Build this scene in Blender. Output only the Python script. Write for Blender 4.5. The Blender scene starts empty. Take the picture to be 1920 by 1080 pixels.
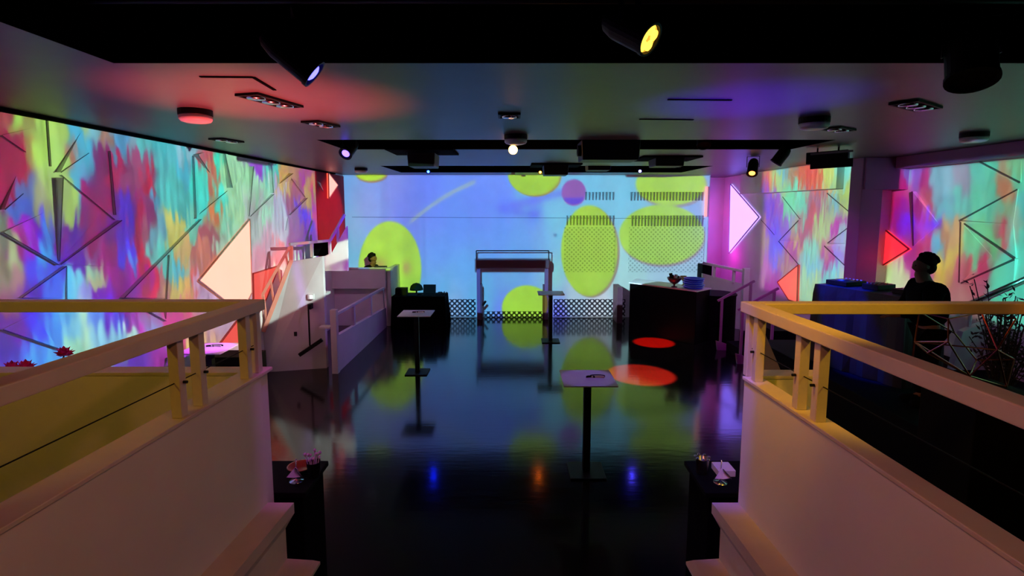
import bpy, bmesh, math, random
import numpy as np
from mathutils import Vector, Matrix, Quaternion
random.seed(7)
RND = np.random.RandomState(11)
C = bpy.context.scene.collection
PI = math.pi

# ------------------------------------------------------------------ camera model (metres; x right, y into the room, z up)
F, PITCH, PPX, PPY, EYE = 1000.0, math.radians(6.45), 960.0, 503.0, 2.98
CP, SP = math.cos(PITCH), math.sin(PITCH)
def _ray(px, py):
    u, v = (px-PPX)/F, -(py-PPY)/F
    return (u, CP+v*SP, -SP+v*CP)
def at_z(px, py, z):
    r = _ray(px, py); t = (z-EYE)/r[2]; return Vector((r[0]*t, r[1]*t, z))
def at_y(px, py, y):
    r = _ray(px, py); t = y/r[1]; return Vector((r[0]*t, y, EYE+r[2]*t))
def at_x(px, py, x):
    r = _ray(px, py); t = x/r[0]; return Vector((x, r[1]*t, EYE+r[2]*t))
def px_of(x, y, z):
    z = z-EYE; d = y*CP-z*SP; v = y*SP+z*CP
    return PPX+F*x/d, PPY-F*v/d

def lin(c):
    out = []
    for k in c[:3]:
        k = k/255.0
        out.append(k/12.92 if k <= 0.04045 else ((k+0.055)/1.055)**2.4)
    return tuple(out)

# ------------------------------------------------------------------ materials
def mat(name, rgb, rough=0.5, metal=0.0, spec=0.5, vary=0.12, scale=6.0, bump=0.0, bscale=40.0, coat=0.0, stretch=(1, 1, 1)):
    m = bpy.data.materials.new(name); m.use_nodes = True
    nt = m.node_tree; b = nt.nodes['Principled BSDF']
    base = lin(rgb)
    tc = nt.nodes.new('ShaderNodeTexCoord'); mp = nt.nodes.new('ShaderNodeMapping')
    mp.inputs['Scale'].default_value = stretch
    nt.links.new(tc.outputs['Object'], mp.inputs['Vector'])
    nz = nt.nodes.new('ShaderNodeTexNoise'); nz.inputs['Scale'].default_value = scale; nz.inputs['Detail'].default_value = 4
    nt.links.new(mp.outputs['Vector'], nz.inputs['Vector'])
    rp = nt.nodes.new('ShaderNodeValToRGB')
    rp.color_ramp.elements[0].position = 0.3; rp.color_ramp.elements[1].position = 0.7
    rp.color_ramp.elements[0].color = tuple(k*(1-vary) for k in base)+(1,)
    rp.color_ramp.elements[1].color = tuple(min(1, k*(1+vary)) for k in base)+(1,)
    nt.links.new(nz.outputs['Fac'], rp.inputs['Fac'])
    nt.links.new(rp.outputs['Color'], b.inputs['Base Color'])
    b.inputs['Roughness'].default_value = rough; b.inputs['Metallic'].default_value = metal
    b.inputs['Specular IOR Level'].default_value = spec
    if coat: b.inputs['Coat Weight'].default_value = coat; b.inputs['Coat Roughness'].default_value = 0.08
    if bump:
        n2 = nt.nodes.new('ShaderNodeTexNoise'); n2.inputs['Scale'].default_value = bscale; n2.inputs['Detail'].default_value = 3
        nt.links.new(mp.outputs['Vector'], n2.inputs['Vector'])
        bp = nt.nodes.new('ShaderNodeBump'); bp.inputs['Strength'].default_value = bump; bp.inputs['Distance'].default_value = 0.01
        nt.links.new(n2.outputs['Fac'], bp.inputs['Height']); nt.links.new(bp.outputs['Normal'], b.inputs['Normal'])
    return m

def glow(name, rgb, strength, linear=False):
    """something that gives off light: a lamp lens, a lit lantern face, a screen"""
    m = bpy.data.materials.new(name); m.use_nodes = True
    nt = m.node_tree; b = nt.nodes['Principled BSDF']
    tc = nt.nodes.new('ShaderNodeTexCoord'); nz = nt.nodes.new('ShaderNodeTexNoise'); nz.inputs['Scale'].default_value = 2.5
    nt.links.new(tc.outputs['Object'], nz.inputs['Vector'])
    rp = nt.nodes.new('ShaderNodeValToRGB'); c = tuple(rgb) if linear else lin(rgb)
    rp.color_ramp.elements[0].color = tuple(k*0.93 for k in c)+(1,); rp.color_ramp.elements[1].color = c+(1,)
    nt.links.new(nz.outputs['Fac'], rp.inputs['Fac'])
    nt.links.new(rp.outputs['Color'], b.inputs['Emission Color'])
    b.inputs['Base Color'].default_value = (0.05, 0.05, 0.05, 1)
    b.inputs['Emission Strength'].default_value = strength
    return m

M = {}
M['white_wall'] = mat('white_wall_paint', (225, 225, 225), 0.85, vary=0.03, scale=3, bump=0.05, bscale=60, spec=0.2)
M['white_wood'] = mat('white_painted_timber', (212, 204, 196), 0.5, vary=0.06, scale=5, bump=0.12, bscale=25, stretch=(1, 1, 1))
M['stair_white'] = mat('white_stair_paint', (190, 186, 190), 0.7, vary=0.05, scale=3, bump=0.08, bscale=30)
M['ceiling'] = mat('dark_grey_ceiling_paint', (80, 80, 83), 0.42, vary=0.1, scale=1.4, bump=0.06, bscale=9, spec=0.4)
M['black'] = mat('matt_black_paint', (5, 5, 6), 0.8, vary=0.2, spec=0.1)
M['void'] = mat('black_recess_paint', (4, 4, 5), 0.95, vary=0.1, spec=0.02)
M['black_metal'] = mat('black_powder_coat', (6, 6, 7), 0.55, metal=0.0, vary=0.2, spec=0.18)
M['black_cloth'] = mat('black_cloth', (4, 4, 5), 0.95, vary=0.3, scale=12, bump=0.3, bscale=30, spec=0.05)
M['bar_black'] = mat('black_bar_front', (2, 2, 3), 0.3, vary=0.2, spec=0.1)
M['table_top'] = mat('white_laminate', (205, 200, 200), 0.45, vary=0.04, scale=8)
M['bar_top'] = mat('white_bar_top', (215, 210, 212), 0.35, vary=0.05, scale=4)
M['chrome'] = mat('chrome', (210, 210, 215), 0.16, metal=1.0, vary=0.05)
M['steel'] = mat('brushed_steel', (150, 150, 155), 0.3, metal=1.0, vary=0.1, scale=20, stretch=(1, 1, 8))
M['copper'] = mat('copper_wire', (214, 140, 96), 0.25, metal=1.0, vary=0.1)
M['grey_plastic'] = mat('grey_plastic', (120, 120, 124), 0.5, vary=0.08)
M['pale_plastic'] = mat('pale_plastic', (205, 205, 205), 0.4, vary=0.05)
M['dark_plastic'] = mat('dark_plastic', (9, 9, 10), 0.5, vary=0.15, spec=0.25)
M['projector_grey'] = mat('projector_casing', (20, 20, 22), 0.5, vary=0.1, spec=0.25)
M['red_petal'] = mat('red_petal', (240, 30, 56), 0.55, vary=0.25, scale=20)
M['stem'] = mat('dark_stem', (26, 30, 22), 0.7, vary=0.2)
M['leaf'] = mat('dark_leaf', (40, 30, 40), 0.65, vary=0.3, scale=12)
M['skin'] = mat('skin', (120, 82, 66), 0.6, vary=0.06, scale=14)
M['hair'] = mat('black_hair', (12, 11, 11), 0.6, vary=0.3, scale=30, bump=0.4, bscale=60, spec=0.1)
M['shirt'] = mat('black_shirt', (10, 10, 12), 0.95, vary=0.2, scale=10, bump=0.2, bscale=30, spec=0.05)
M['eye'] = mat('eye_white', (200, 200, 196), 0.3, vary=0.03)
M['blue_cloth'] = mat('black_satin_cloth', (26, 26, 36), 0.5, vary=0.25, scale=4, bump=0.35, bscale=7, spec=0.4)
M['blue_plate'] = mat('blue_glass', (30, 66, 235), 0.35, vary=0.1, spec=0.6)
M['bowl'] = mat('dark_red_bowl', (96, 30, 36), 0.25, vary=0.2, spec=0.6)
M['fruit'] = mat('orange_fruit', (200, 110, 60), 0.5, vary=0.2)
M['napkin'] = mat('white_paper', (228, 226, 222), 0.7, vary=0.04)
M['clear'] = mat('frosted_acrylic', (205, 190, 215), 0.2, vary=0.05, spec=0.6)
M['purple_paint_and_light'] = mat('mauve_paint_and_light', (140, 88, 142), 0.7, vary=0.05, scale=3, bump=0.05, bscale=30)  # purple light painted into the white column and beams; doorway posts share it
M['slat'] = mat('grey_slat', (150, 148, 152), 0.7, vary=0.06)
M['red_light_paint'] = mat('crimson_light_paint', (172, 22, 52), 0.7, vary=0.08, scale=3, spec=.2)  # red corner light put into the colour
M['joint_shade'] = mat('dark_joint_shade', (96, 88, 100), 0.8, vary=0.1)
M['plum'] = mat('plum_painted_board', (104, 60, 84), 0.6, vary=0.08)

def floor_mat():
    m = bpy.data.materials.new('glossy_black_dance_floor'); m.use_nodes = True
    nt = m.node_tree; b = nt.nodes['Principled BSDF']
    tc = nt.nodes.new('ShaderNodeTexCoord')
    mp = nt.nodes.new('ShaderNodeMapping'); mp.inputs['Scale'].default_value = (1, 1, 1)
    nt.links.new(tc.outputs['Object'], mp.inputs['Vector'])
    br = nt.nodes.new('ShaderNodeTexBrick')
    br.inputs['Color1'].default_value = (0.0045, 0.0045, 0.005, 1); br.inputs['Color2'].default_value = (0.0055, 0.0055, 0.006, 1)
    br.inputs['Mortar'].default_value = (0.001, 0.001, 0.001, 1); br.inputs['Scale'].default_value = 1.0
    br.inputs['Brick Width'].default_value = 1.6; br.inputs['Row Height'].default_value = 1.2; br.inputs['Mortar Size'].default_value = 0.003
    nt.links.new(mp.outputs['Vector'], br.inputs['Vector'])
    nt.links.new(br.outputs['Color'], b.inputs['Base Color'])
    nz = nt.nodes.new('ShaderNodeTexNoise'); nz.inputs['Scale'].default_value = 1.3; nz.inputs['Detail'].default_value = 5
    nt.links.new(mp.outputs['Vector'], nz.inputs['Vector'])
    mr = nt.nodes.new('ShaderNodeMapRange'); mr.inputs['To Min'].default_value = 0.08; mr.inputs['To Max'].default_value = 0.15
    nt.links.new(nz.outputs['Fac'], mr.inputs['Value']); nt.links.new(mr.outputs['Result'], b.inputs['Roughness'])
    mp2 = nt.nodes.new('ShaderNodeMapping'); mp2.inputs['Scale'].default_value = (3, 14, 1)
    nt.links.new(tc.outputs['Object'], mp2.inputs['Vector'])
    n2 = nt.nodes.new('ShaderNodeTexNoise'); n2.inputs['Scale'].default_value = 1.0; n2.inputs['Detail'].default_value = 2
    nt.links.new(mp2.outputs['Vector'], n2.inputs['Vector'])
    bp = nt.nodes.new('ShaderNodeBump'); bp.inputs['Strength'].default_value = 0.06; bp.inputs['Distance'].default_value = 0.01
    nt.links.new(n2.outputs['Fac'], bp.inputs['Height']); nt.links.new(bp.outputs['Normal'], b.inputs['Normal'])
    b.inputs['Specular IOR Level'].default_value = 0.5
    return m
M['floor'] = floor_mat()

def perforated_mat(name, pitch, hole, light, dark):
    """sheet metal with a staggered grid of round holes (object x/z, metres)"""
    m = bpy.data.materials.new(name); m.use_nodes = True
    nt = m.node_tree; b = nt.nodes['Principled BSDF']
    tc = nt.nodes.new('ShaderNodeTexCoord')
    mp = nt.nodes.new('ShaderNodeMapping'); mp.inputs['Rotation'].default_value = (0, math.radians(45), 0)
    mp.inputs['Scale'].default_value = (1/pitch, 0, 1/pitch)
    nt.links.new(tc.outputs['Object'], mp.inputs['Vector'])
    fr = nt.nodes.new('ShaderNodeVectorMath'); fr.operation = 'FRACTION'; nt.links.new(mp.outputs['Vector'], fr.inputs[0])
    sb = nt.nodes.new('ShaderNodeVectorMath'); sb.operation = 'SUBTRACT'; sb.inputs[1].default_value = (0.5, 0, 0.5)
    nt.links.new(fr.outputs['Vector'], sb.inputs[0])
    ln = nt.nodes.new('ShaderNodeVectorMath'); ln.operation = 'LENGTH'; nt.links.new(sb.outputs['Vector'], ln.inputs[0])
    rp = nt.nodes.new('ShaderNodeValToRGB')
    rp.color_ramp.elements[0].position = hole-0.05; rp.color_ramp.elements[1].position = hole+0.05
    rp.color_ramp.elements[0].color = lin(dark)+(1,); rp.color_ramp.elements[1].color = lin(light)+(1,)
    nt.links.new(ln.outputs['Value'], rp.inputs['Fac']); nt.links.new(rp.outputs['Color'], b.inputs['Base Color'])
    b.inputs['Roughness'].default_value = 0.8; b.inputs['Specular IOR Level'].default_value = 0.2
    return m
M['mesh_fine'] = perforated_mat('fine_perforated_sheet', 0.085, 0.30, (222, 222, 222), (180, 180, 182))
M['mesh_coarse'] = perforated_mat('coarse_perforated_sheet', 0.1, 0.33, (60, 56, 62), (236, 236, 236))

# ------------------------------------------------------------------ mesh builder
class MB:
    def __init__(s): s.bm = bmesh.new()
    def hexa(s, p):
        """eight corners: bottom ring then top ring"""
        v = [s.bm.verts.new(q) for q in p]
        for f in ((0, 3, 2, 1), (4, 5, 6, 7), (0, 1, 5, 4), (1, 2, 6, 5), (2, 3, 7, 6), (3, 0, 4, 7)):
            s.bm.faces.new([v[i] for i in f])
        return s
    def box(s, x0, x1, y0, y1, z0, z1):
        return s.hexa([(x0, y0, z0), (x1, y0, z0), (x1, y1, z0), (x0, y1, z0), (x0, y0, z1), (x1, y0, z1), (x1, y1, z1), (x0, y1, z1)])
    def prism(s, pts, off):
        """polygon pts extruded by the vector off"""
        off = Vector(off); a = [s.bm.verts.new(Vector(p)) for p in pts]; b = [s.bm.verts.new(Vector(p)+off) for p in pts]
        n = len(pts)
        s.bm.faces.new(list(reversed(a))); s.bm.faces.new(b)
        for i in range(n): s.bm.faces.new([a[i], a[(i+1) % n], b[(i+1) % n], b[i]])
        return s
    def poly(s, pts):
        s.bm.faces.new([s.bm.verts.new(Vector(p)) for p in pts]); return s
    def tube(s, pts, r, seg=8, r2=None):
        pts = [Vector(p) for p in pts]; rings = []
        n = len(pts)
        for i, p in enumerate(pts):
            d = (pts[min(i+1, n-1)]-pts[max(i-1, 0)]).normalized()
            a = d.orthogonal().normalized() if i == 0 else (rings_a - d*rings_a.dot(d)).normalized()
            rings_a = a; b = d.cross(a)
            rr = r if r2 is None else r+(r2-r)*i/max(1, n-1)
            rings.append([s.bm.verts.new(p+(a*math.cos(2*PI*k/seg)+b*math.sin(2*PI*k/seg))*rr) for k in range(seg)])
        for i in range(n-1):
            for k in range(seg): s.bm.faces.new([rings[i][k], rings[i][(k+1) % seg], rings[i+1][(k+1) % seg], rings[i+1][k]])
        s.bm.faces.new(list(reversed(rings[0]))); s.bm.faces.new(rings[-1])
        return s
    def bar(s, a, b, w, h, up=(0, 0, 1)):
        """rectangular bar from a to b, w wide and h high, centred"""
        a, b = Vector(a), Vector(b); d = (b-a).normalized(); sd = d.cross(Vector(up)).normalized(); u = sd.cross(d)
        q = lambda p: [p-sd*w/2-u*h/2, p+sd*w/2-u*h/2, p+sd*w/2+u*h/2, p-sd*w/2+u*h/2]
        A, B = q(a), q(b)
        va = [s.bm.verts.new(p) for p in A]; vb = [s.bm.verts.new(p) for p in B]
        s.bm.faces.new(list(reversed(va))); s.bm.faces.new(vb)
        for i in range(4): s.bm.faces.new([va[i], va[(i+1) % 4], vb[(i+1) % 4], vb[i]])
        return s
    def lathe(s, prof, c=(0, 0, 0), axis=(0, 0, 1), seg=24):
        """prof: (radius, height) pairs from bottom to top, round the axis through c"""
        c = Vector(c); ax = Vector(axis).normalized(); a = ax.orthogonal().normalized(); b = ax.cross(a); rings = []
        for r, h in prof:
            if r < 1e-6: rings.append([s.bm.verts.new(c+ax*h)])
            else: rings.append([s.bm.verts.new(c+ax*h+(a*math.cos(2*PI*k/seg)+b*math.sin(2*PI*k/seg))*r) for k in range(seg)])
        for i in range(len(rings)-1):
            A, B = rings[i], rings[i+1]
            for k in range(seg):
                k2 = (k+1) % seg
                if len(A) == 1 and len(B) == 1: continue
                if len(A) == 1: s.bm.faces.new([A[0], B[k2], B[k]])
                elif len(B) == 1: s.bm.faces.new([A[k], A[k2], B[0]])
                else: s.bm.faces.new([A[k], A[k2], B[k2], B[k]])
        if len(rings[0]) > 1: s.bm.faces.new(list(reversed(rings[0])))
        if len(rings[-1]) > 1: s.bm.faces.new(rings[-1])
        return s
    def ball(s, c, rx, ry=None, rz=None, seg=14, rings=9):
        ry = ry or rx; rz = rz or rx
        m = Matrix.Translation(Vector(c)) @ Matrix.Diagonal((rx, ry, rz, 1))
        bmesh.ops.create_uvsphere(s.bm, u_segments=seg, v_segments=rings, radius=1, matrix=m); return s
    def leaf(s, p, d, ln, w, nrm):
        p, d = Vector(p), Vector(d).normalized(); sd = d.cross(Vector(nrm)).normalized(); u = sd.cross(d)
        pts = [p, p+d*ln*.35+sd*w+u*w*.3, p+d*ln, p+d*ln*.35-sd*w+u*w*.3]
        mid = p+d*ln*.4-u*w*.25
        v = [s.bm.verts.new(q) for q in pts]; m_ = s.bm.verts.new(mid)
        for i in range(4): s.bm.faces.new([v[i], v[(i+1) % 4], m_])
        return s
    def build(s, name, m, parent=None, smooth=False, bevel=0.0, loc=None, kind=None):
        bmesh.ops.recalc_face_normals(s.bm, faces=s.bm.faces)
        me = bpy.data.meshes.new(name)
        if loc is None and parent is None and kind is None:
            vs = [v.co for v in s.bm.verts]
            lo = Vector((min(v.x for v in vs), min(v.y for v in vs), min(v.z for v in vs))); hi = Vector((max(v.x for v in vs), max(v.y for v in vs), max(v.z for v in vs)))
            loc = Vector(((lo.x+hi.x)/2, (lo.y+hi.y)/2, lo.z))
        pv = Vector(loc) if loc is not None else (parent.location.copy() if parent is not None and parent.type == 'EMPTY' else Vector((0, 0, 0)))
        if parent is not None and parent.type != 'EMPTY': pv = parent.matrix_parent_pivot if hasattr(parent, 'matrix_parent_pivot') else Vector(parent.get('_pv', (0, 0, 0)))
        bmesh.ops.translate(s.bm, verts=s.bm.verts, vec=-pv)
        if smooth:
            for f in s.bm.faces: f.smooth = True
        s.bm.to_mesh(me); s.bm.free()
        o = bpy.data.objects.new(name, me); C.objects.link(o); me.materials.append(m)
        if parent is not None: o.parent = parent
        else: o.location = pv
        o['_pv'] = tuple(pv)
        if bevel:
            b = o.modifiers.new('bevel', 'BEVEL'); b.width = bevel; b.segments = 2; b.limit_method = 'ANGLE'
        if kind: o['kind'] = kind
        return o

def tag(o, label, cat, group=None):
    o['label'] = label; o['category'] = cat
    if group: o['group'] = group
    return o
def thing(name, label, cat, loc=(0, 0, 0), group=None):
    o = bpy.data.objects.new(name, None); C.objects.link(o); o.location = Vector(loc); o.empty_display_size = 0.1
    return tag(o, label, cat, group)
def struct(name, mb, m, bevel=0.0):
    return mb.build(name, m, kind='structure', bevel=bevel)
def copy_thing(o, loc, label, parent=None):
    c = o.copy(); C.objects.link(c)
    if parent is not None: c.parent = parent
    else:
        c.location = Vector(loc); c['label'] = label
    for ch in [x for x in list(o.children)]: copy_thing(ch, None, None, c)
    return c

def spot(name, loc, target, rgb, watts, deg, blend=0.3, radius=0.04):
    l = bpy.data.lights.new(name, 'SPOT'); l.energy = watts; l.color = lin(rgb); l.spot_size = math.radians(deg); l.spot_blend = blend; l.shadow_soft_size = radius
    o = bpy.data.objects.new(name, l); C.objects.link(o); o.location = Vector(loc)
    o.rotation_euler = (Vector(target)-Vector(loc)).to_track_quat('-Z', 'Y').to_euler(); return o
def point(name, loc, rgb, watts, radius=0.08):
    l = bpy.data.lights.new(name, 'POINT'); l.energy = watts; l.color = lin(rgb); l.shadow_soft_size = radius
    o = bpy.data.objects.new(name, l); C.objects.link(o); o.location = Vector(loc); return o

CZ = 3.854           # ceiling height
LX, RXF, RXN, BY = -4.5, 6.15, 6.9, 14.4    # left wall, right wall (far / near), back wall

# ================================================================== the shell
struct('floor', MB().box(-6.5, 9.5, -0.5, 17, -0.1, 0), M['floor'])
# ceiling: one sheet of boards round three black lighting recesses
RA, RB, RC = (-2.42, 5.6, 0.15, 3.36), (-2.52, 4.18, 7.02, 8.16), (-2.75, 4.2, 11.3, 13.4)
cb = MB()
def slab(x0, x1, y0, y1): cb.box(x0, x1, y0, y1, CZ, CZ+0.05)
ys = [-0.5]
for (x0, x1, y0, y1) in (RA, RB, RC):
    slab(-6.5, 9.5, ys[-1], y0); slab(-6.5, x0, y0, y1); slab(x1, 9.5, y0, y1); ys.append(y1)
slab(-6.5, 9.5, ys[-1], 17)
struct('ceiling', cb, M['ceiling'])
rb = MB()
for (x0, x1, y0, y1) in (RA, RB, RC):
    t, h = 0.05, 0.8
    rb.box(x0-t, x0, y0-t, y1+t, CZ+0.051, CZ+h); rb.box(x1, x1+t, y0-t, y1+t, CZ+0.051, CZ+h)
    rb.box(x0, x1, y0-t, y0, CZ+0.051, CZ+h); rb.box(x0, x1, y1, y1+t, CZ+0.051, CZ+h); rb.box(x0-t, x1+t, y0-t, y1+t, CZ+h, CZ+h+t)
    # black lining of the slot edge
    e = 0.004
    rb.box(x0, x0+e, y0, y1, CZ, CZ+0.05); rb.box(x1-e, x1, y0, y1, CZ, CZ+0.05); rb.box(x0, x1, y0, y0+e, CZ, CZ+0.05); rb.box(x0, x1, y1-e, y1, CZ, CZ+0.05)
struct('ceiling_recess', rb, M['void'])
# ceiling trim: hatch lines and the dark edge strip along the left wall
tb = MB()
def line_on_ceiling(p, q, w=0.025): tb.bar(at_z(*p, CZ)-Vector((0, 0, .004)), at_z(*q, CZ)-Vector((0, 0, .004)), w, 0.006)
line_on_ceiling((375, 143), (475, 144)); line_on_ceiling((475, 144), (515, 168)); line_on_ceiling((1199, 223), (1300, 224)); line_on_ceiling((1252, 186), (1372, 187))
struct('trim_1', tb, M['void'])
struct('trim_2', MB().box(LX, LX+0.06, -0.3, 13.6, CZ-0.035, CZ-0.001), M['void'])

# ---- left wall: flat sheet with shallow folded facets (the relief lines of the wall)
lw = MB(); lw.box(LX-0.12, LX, -0.4, BY+1.2, 0.0, CZ)
def wedge(mb, X, sgn, a, ha, b, hb, c):
    """triangular facet: the edge a-b stands ha / hb proud of the wall, the corner c lies on it"""
    A, B, D = at_x(*a, X), at_x(*b, X), at_x(*c, X)
    e = 0.003*sgn
    A0, B0, D0 = [Vector((X-e, p.y, p.z)) for p in (A, B, D)]
    A1 = A0+Vector((sgn*(ha*.55+.004), 0, 0)); B1 = B0+Vector((sgn*(hb*.55+.004), 0, 0)); D1 = D0+Vector((sgn*0.005, 0, 0))
    v = [mb.bm.verts.new(p) for p in (A0, B0, D0, A1, B1, D1)]
    for f in ((0, 1, 2), (3, 5, 4), (0, 3, 4, 1), (1, 4, 5, 2), (2, 5, 3, 0)): mb.bm.faces.new([v[i] for i in f])
LF = [((86, 213), .02, (93, 312), .02, (150, 250)), ((104, 323), .09, (166, 287), .0, (150, 250)), ((103, 333), .14, (109, 490), .02, (190, 400)),
      ((112, 328), .02, (213, 412), .02, (190, 350)), ((203, 283), .03, (213, 403), .04, (280, 330)), ((220, 413), .09, (110, 496), .03, (230, 500)),
      ((0, 436), .05, (105, 497), .05, (80, 400)), ((0, 393), .07, (43, 363), .0, (30, 330)), ((0, 254), .02, (45, 285), .02, (60, 240)),
      ((117, 499), .07, (35, 558), .05, (120, 560)), ((123, 500), .015, (123, 562), .015, (180, 540)), ((360, 292), .04, (364, 410), .05, (410, 350)),
      ((362, 290), .12, (392, 323), .01, (385, 285)), ((417, 284), .06, (425, 352), .16, (462, 320)), ((425, 358), .012, (362, 410), .012, (420, 400)),
      ((372, 411), .07, (224, 558), .10, (330, 560)), ((308, 478), .11, (308, 598), .03, (350, 540)), ((467, 312), .14, (466, 406), .02, (500, 350)),
      ((508, 364), .10, (468, 406), .02, (510, 400)), ((503, 306), .10, (506, 362), .12, (530, 330)), ((541, 325), .16, (523, 344), .02, (545, 340)),
      ((542, 333), .05, (570, 370), .05, (560, 340)), ((570, 371), .14, (541, 403), .05, (568, 402)), ((592, 340), .07, (605, 359), .03, (603, 344)),
      ((0, 618), .04, (109, 655), .04, (60, 590)), ((265, 578), .04, (308, 602), .04, (300, 565)), ((538, 406), .04, (534, 432), .02, (560, 420))]
for a, ha, b, hb, c in LF: wedge(lw, LX, 1, a, ha, b, hb, c)
def joint_shades(X, sgn, lines, wmul, num):  # dark strips paint the shade along the raised facet edges
    jb = MB()
    for a, ha, b, hb, c in lines:
        A, B = at_x(*a, X), at_x(*b, X); off = Vector((sgn*(.004+.55*ha), 0, 0)); off2 = Vector((sgn*(.004+.55*hb), 0, 0))
        d = (B-A).normalized(); n = Vector((sgn, 0, 0)).cross(d).normalized()
        wa, wb = (.004+.05*ha)*wmul, (.004+.05*hb)*wmul
        jb.prism([A+off+n*wa, A+off-n*wa, B+off2-n*wb, B+off2+n*wb], (sgn*.003, 0, 0))
    struct('trim_%d' % num, jb, M['joint_shade'])
joint_shades(LX, 1, LF, .55, 5)
struct('wall_left', lw, M['white_wall'])

struct('wall_red_light_corner', MB().box(LX+.0005, LX+.012, 12.36, BY-.002, 1.5, CZ-.036), M['red_light_paint'])  # sheet painted red in place of red light on the white wall
# ---- back wall
struct('wall_back', MB().box(LX-0.2, 5.29, BY, BY+0.12, 0, CZ), M['white_wall'])
sb_ = MB(); y_ = BY-0.004
sb_.bar(at_y(660, 407, y_), at_y(1322, 410, y_), 0.008, 0.012)
struct('trim_3', sb_, M['grey_plastic'])
struct('wall_alcove', MB().box(5.17, 5.29, BY+.12, 15.6, 0, CZ).box(5.29, RXF+.1, 15.6, 15.72, 0, CZ), M['white_wall'])

# ---- right walls
rw = MB(); rw.box(RXF, RXF+0.12, 9.75, 15.6, 0, CZ)
RF = [((1469, 369), .03, (1501, 410), .03, (1500, 372)), ((1501, 413), .07, (1463, 451), .03, (1500, 450)), ((1463, 452), .07, (1500, 496), .05, (1500, 455)),
      ((1500, 498), .02, (1461, 529), .02, (1480, 560)), ((1553, 362), .04, (1610, 411), .02, (1606, 365)), ((1610, 413), .02, (1554, 456), .04, (1600, 456)),
      ((1550, 461), .08, (1601, 512), .03, (1604, 462)), ((1601, 513), .02, (1581, 528), .02, (1603, 528)), ((1428, 412), .02, (1453, 440), .02, (1450, 415))]
for a, ha, b, hb, c in RF: wedge(rw, RXF, -1, a, ha, b, hb, c)
struct('wall_right', rw, M['white_wall']); joint_shades(RXF, -1, RF, 1.6, 6)
rn = MB(); rn.box(RXN, RXN+0.12, -0.4, 9.9, 0, CZ).box(RXF+.13, RXN, 9.78, 9.9, 0, CZ)
RN = [((1718, 359), .12, (1714, 461), .02, (1760, 420)), ((1806, 413), .07, (1910, 355), .02, (1900, 420)), ((1810, 419), .02, (1908, 484), .05, (1900, 420)),
      ((1909, 486), .08, (1805, 531), .04, (1900, 540)), ((1803, 416), .015, (1800, 530), .015, (1860, 480)), ((1820, 293), .02, (1915, 342), .02, (1915, 300))]
for a, ha, b, hb, c in RN: wedge(rn, RXN, -1, a, ha, b, hb, c)
struct('wall_right_near', rn, M['white_wall']); joint_shades(RXN, -1, RN, 2.0, 7)
struct('trim_4', MB().box(RXF-0.14, RXF-0.001, 10.0, 14.2, 3.34, CZ-.002), M['white_wall'])               # fascia over the far right wall
struct('beam_right', MB().box(6.62, RXN-.001, -0.3, 9.35, 3.66, CZ-.001), M['purple_paint_and_light'], 0.01)             # boxed beam along the ceiling
struct('column', MB().box(6.1, 6.47, 9.4, 9.74, 0, CZ-.001), M['purple_paint_and_light'], 0.01)
struct('beam_capital', MB().box(6.13, 6.88, 9.36, 9.74, 3.3, CZ-.003), M['purple_paint_and_light'], 0.008)

# ---- lit triangular lanterns
def lantern(name, label, X, sgn, pts, depth, face, side, strength, sstrength, Y=None):
    P = [at_x(*p, X) for p in pts]
    c = sum(P, Vector())/len(P)
    r = thing(name, label, 'lantern', (X, c.y, min(p.z for p in P)), 'lit wall lanterns')
    off = Vector((sgn*depth, 0, 0))
    b = MB(); n = len(P)
    for i in range(n):
        a, d = P[i], P[(i+1) % n]
        b.poly([a, d, d+off, a+off])
    b.build('side_panel', glow(name+'_side', side, sstrength), r)
    e = MB(); e.prism([p+off*0.96 for p in P], off*0.06); e.build('front_panel', glow(name+'_face', tuple(k/max(strength) for k in strength), max(strength), True), r)
    fr = MB()
    for i in range(n): fr.bar(P[i]+off*1.02, P[(i+1) % n]+off*1.02, 0.02, 0.02)
    fr.build('edge_frame', mat(name+'_edge', tuple(int(k*.75) for k in face), 0.5), r)
    return r
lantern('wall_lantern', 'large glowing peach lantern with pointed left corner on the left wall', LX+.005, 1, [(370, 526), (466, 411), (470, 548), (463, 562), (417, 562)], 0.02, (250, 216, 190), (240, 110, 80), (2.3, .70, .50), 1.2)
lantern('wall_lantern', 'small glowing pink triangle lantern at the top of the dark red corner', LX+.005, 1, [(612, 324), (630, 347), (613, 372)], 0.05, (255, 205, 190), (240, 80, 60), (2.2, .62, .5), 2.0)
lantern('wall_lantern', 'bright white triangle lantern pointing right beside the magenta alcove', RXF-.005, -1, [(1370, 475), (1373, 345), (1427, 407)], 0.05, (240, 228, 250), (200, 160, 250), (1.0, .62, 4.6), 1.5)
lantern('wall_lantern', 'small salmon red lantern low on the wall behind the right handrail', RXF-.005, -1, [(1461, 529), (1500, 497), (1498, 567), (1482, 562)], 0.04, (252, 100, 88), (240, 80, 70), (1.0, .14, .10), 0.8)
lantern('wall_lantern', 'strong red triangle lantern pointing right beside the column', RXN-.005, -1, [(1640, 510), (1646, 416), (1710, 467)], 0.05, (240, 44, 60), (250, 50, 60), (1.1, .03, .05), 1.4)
lantern('wall_lantern', 'slanting coral red panel glowing for the red lit wall behind the corner stair rail', LX+.005, 1, [(473, 513), (522, 498), (498, 560), (452, 645), (410, 645), (474, 560)], 0.015, (230, 80, 66), (220, 70, 60), (.85, .075, .05), .6)  # added glowing panel stands in for wall lit red; not a lantern
g = MB(); a, b_ = at_y(1325, 350, BY-.05), at_y(1323, 406, BY-.05); g.tube([a, b_], 0.035, 10)
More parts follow.
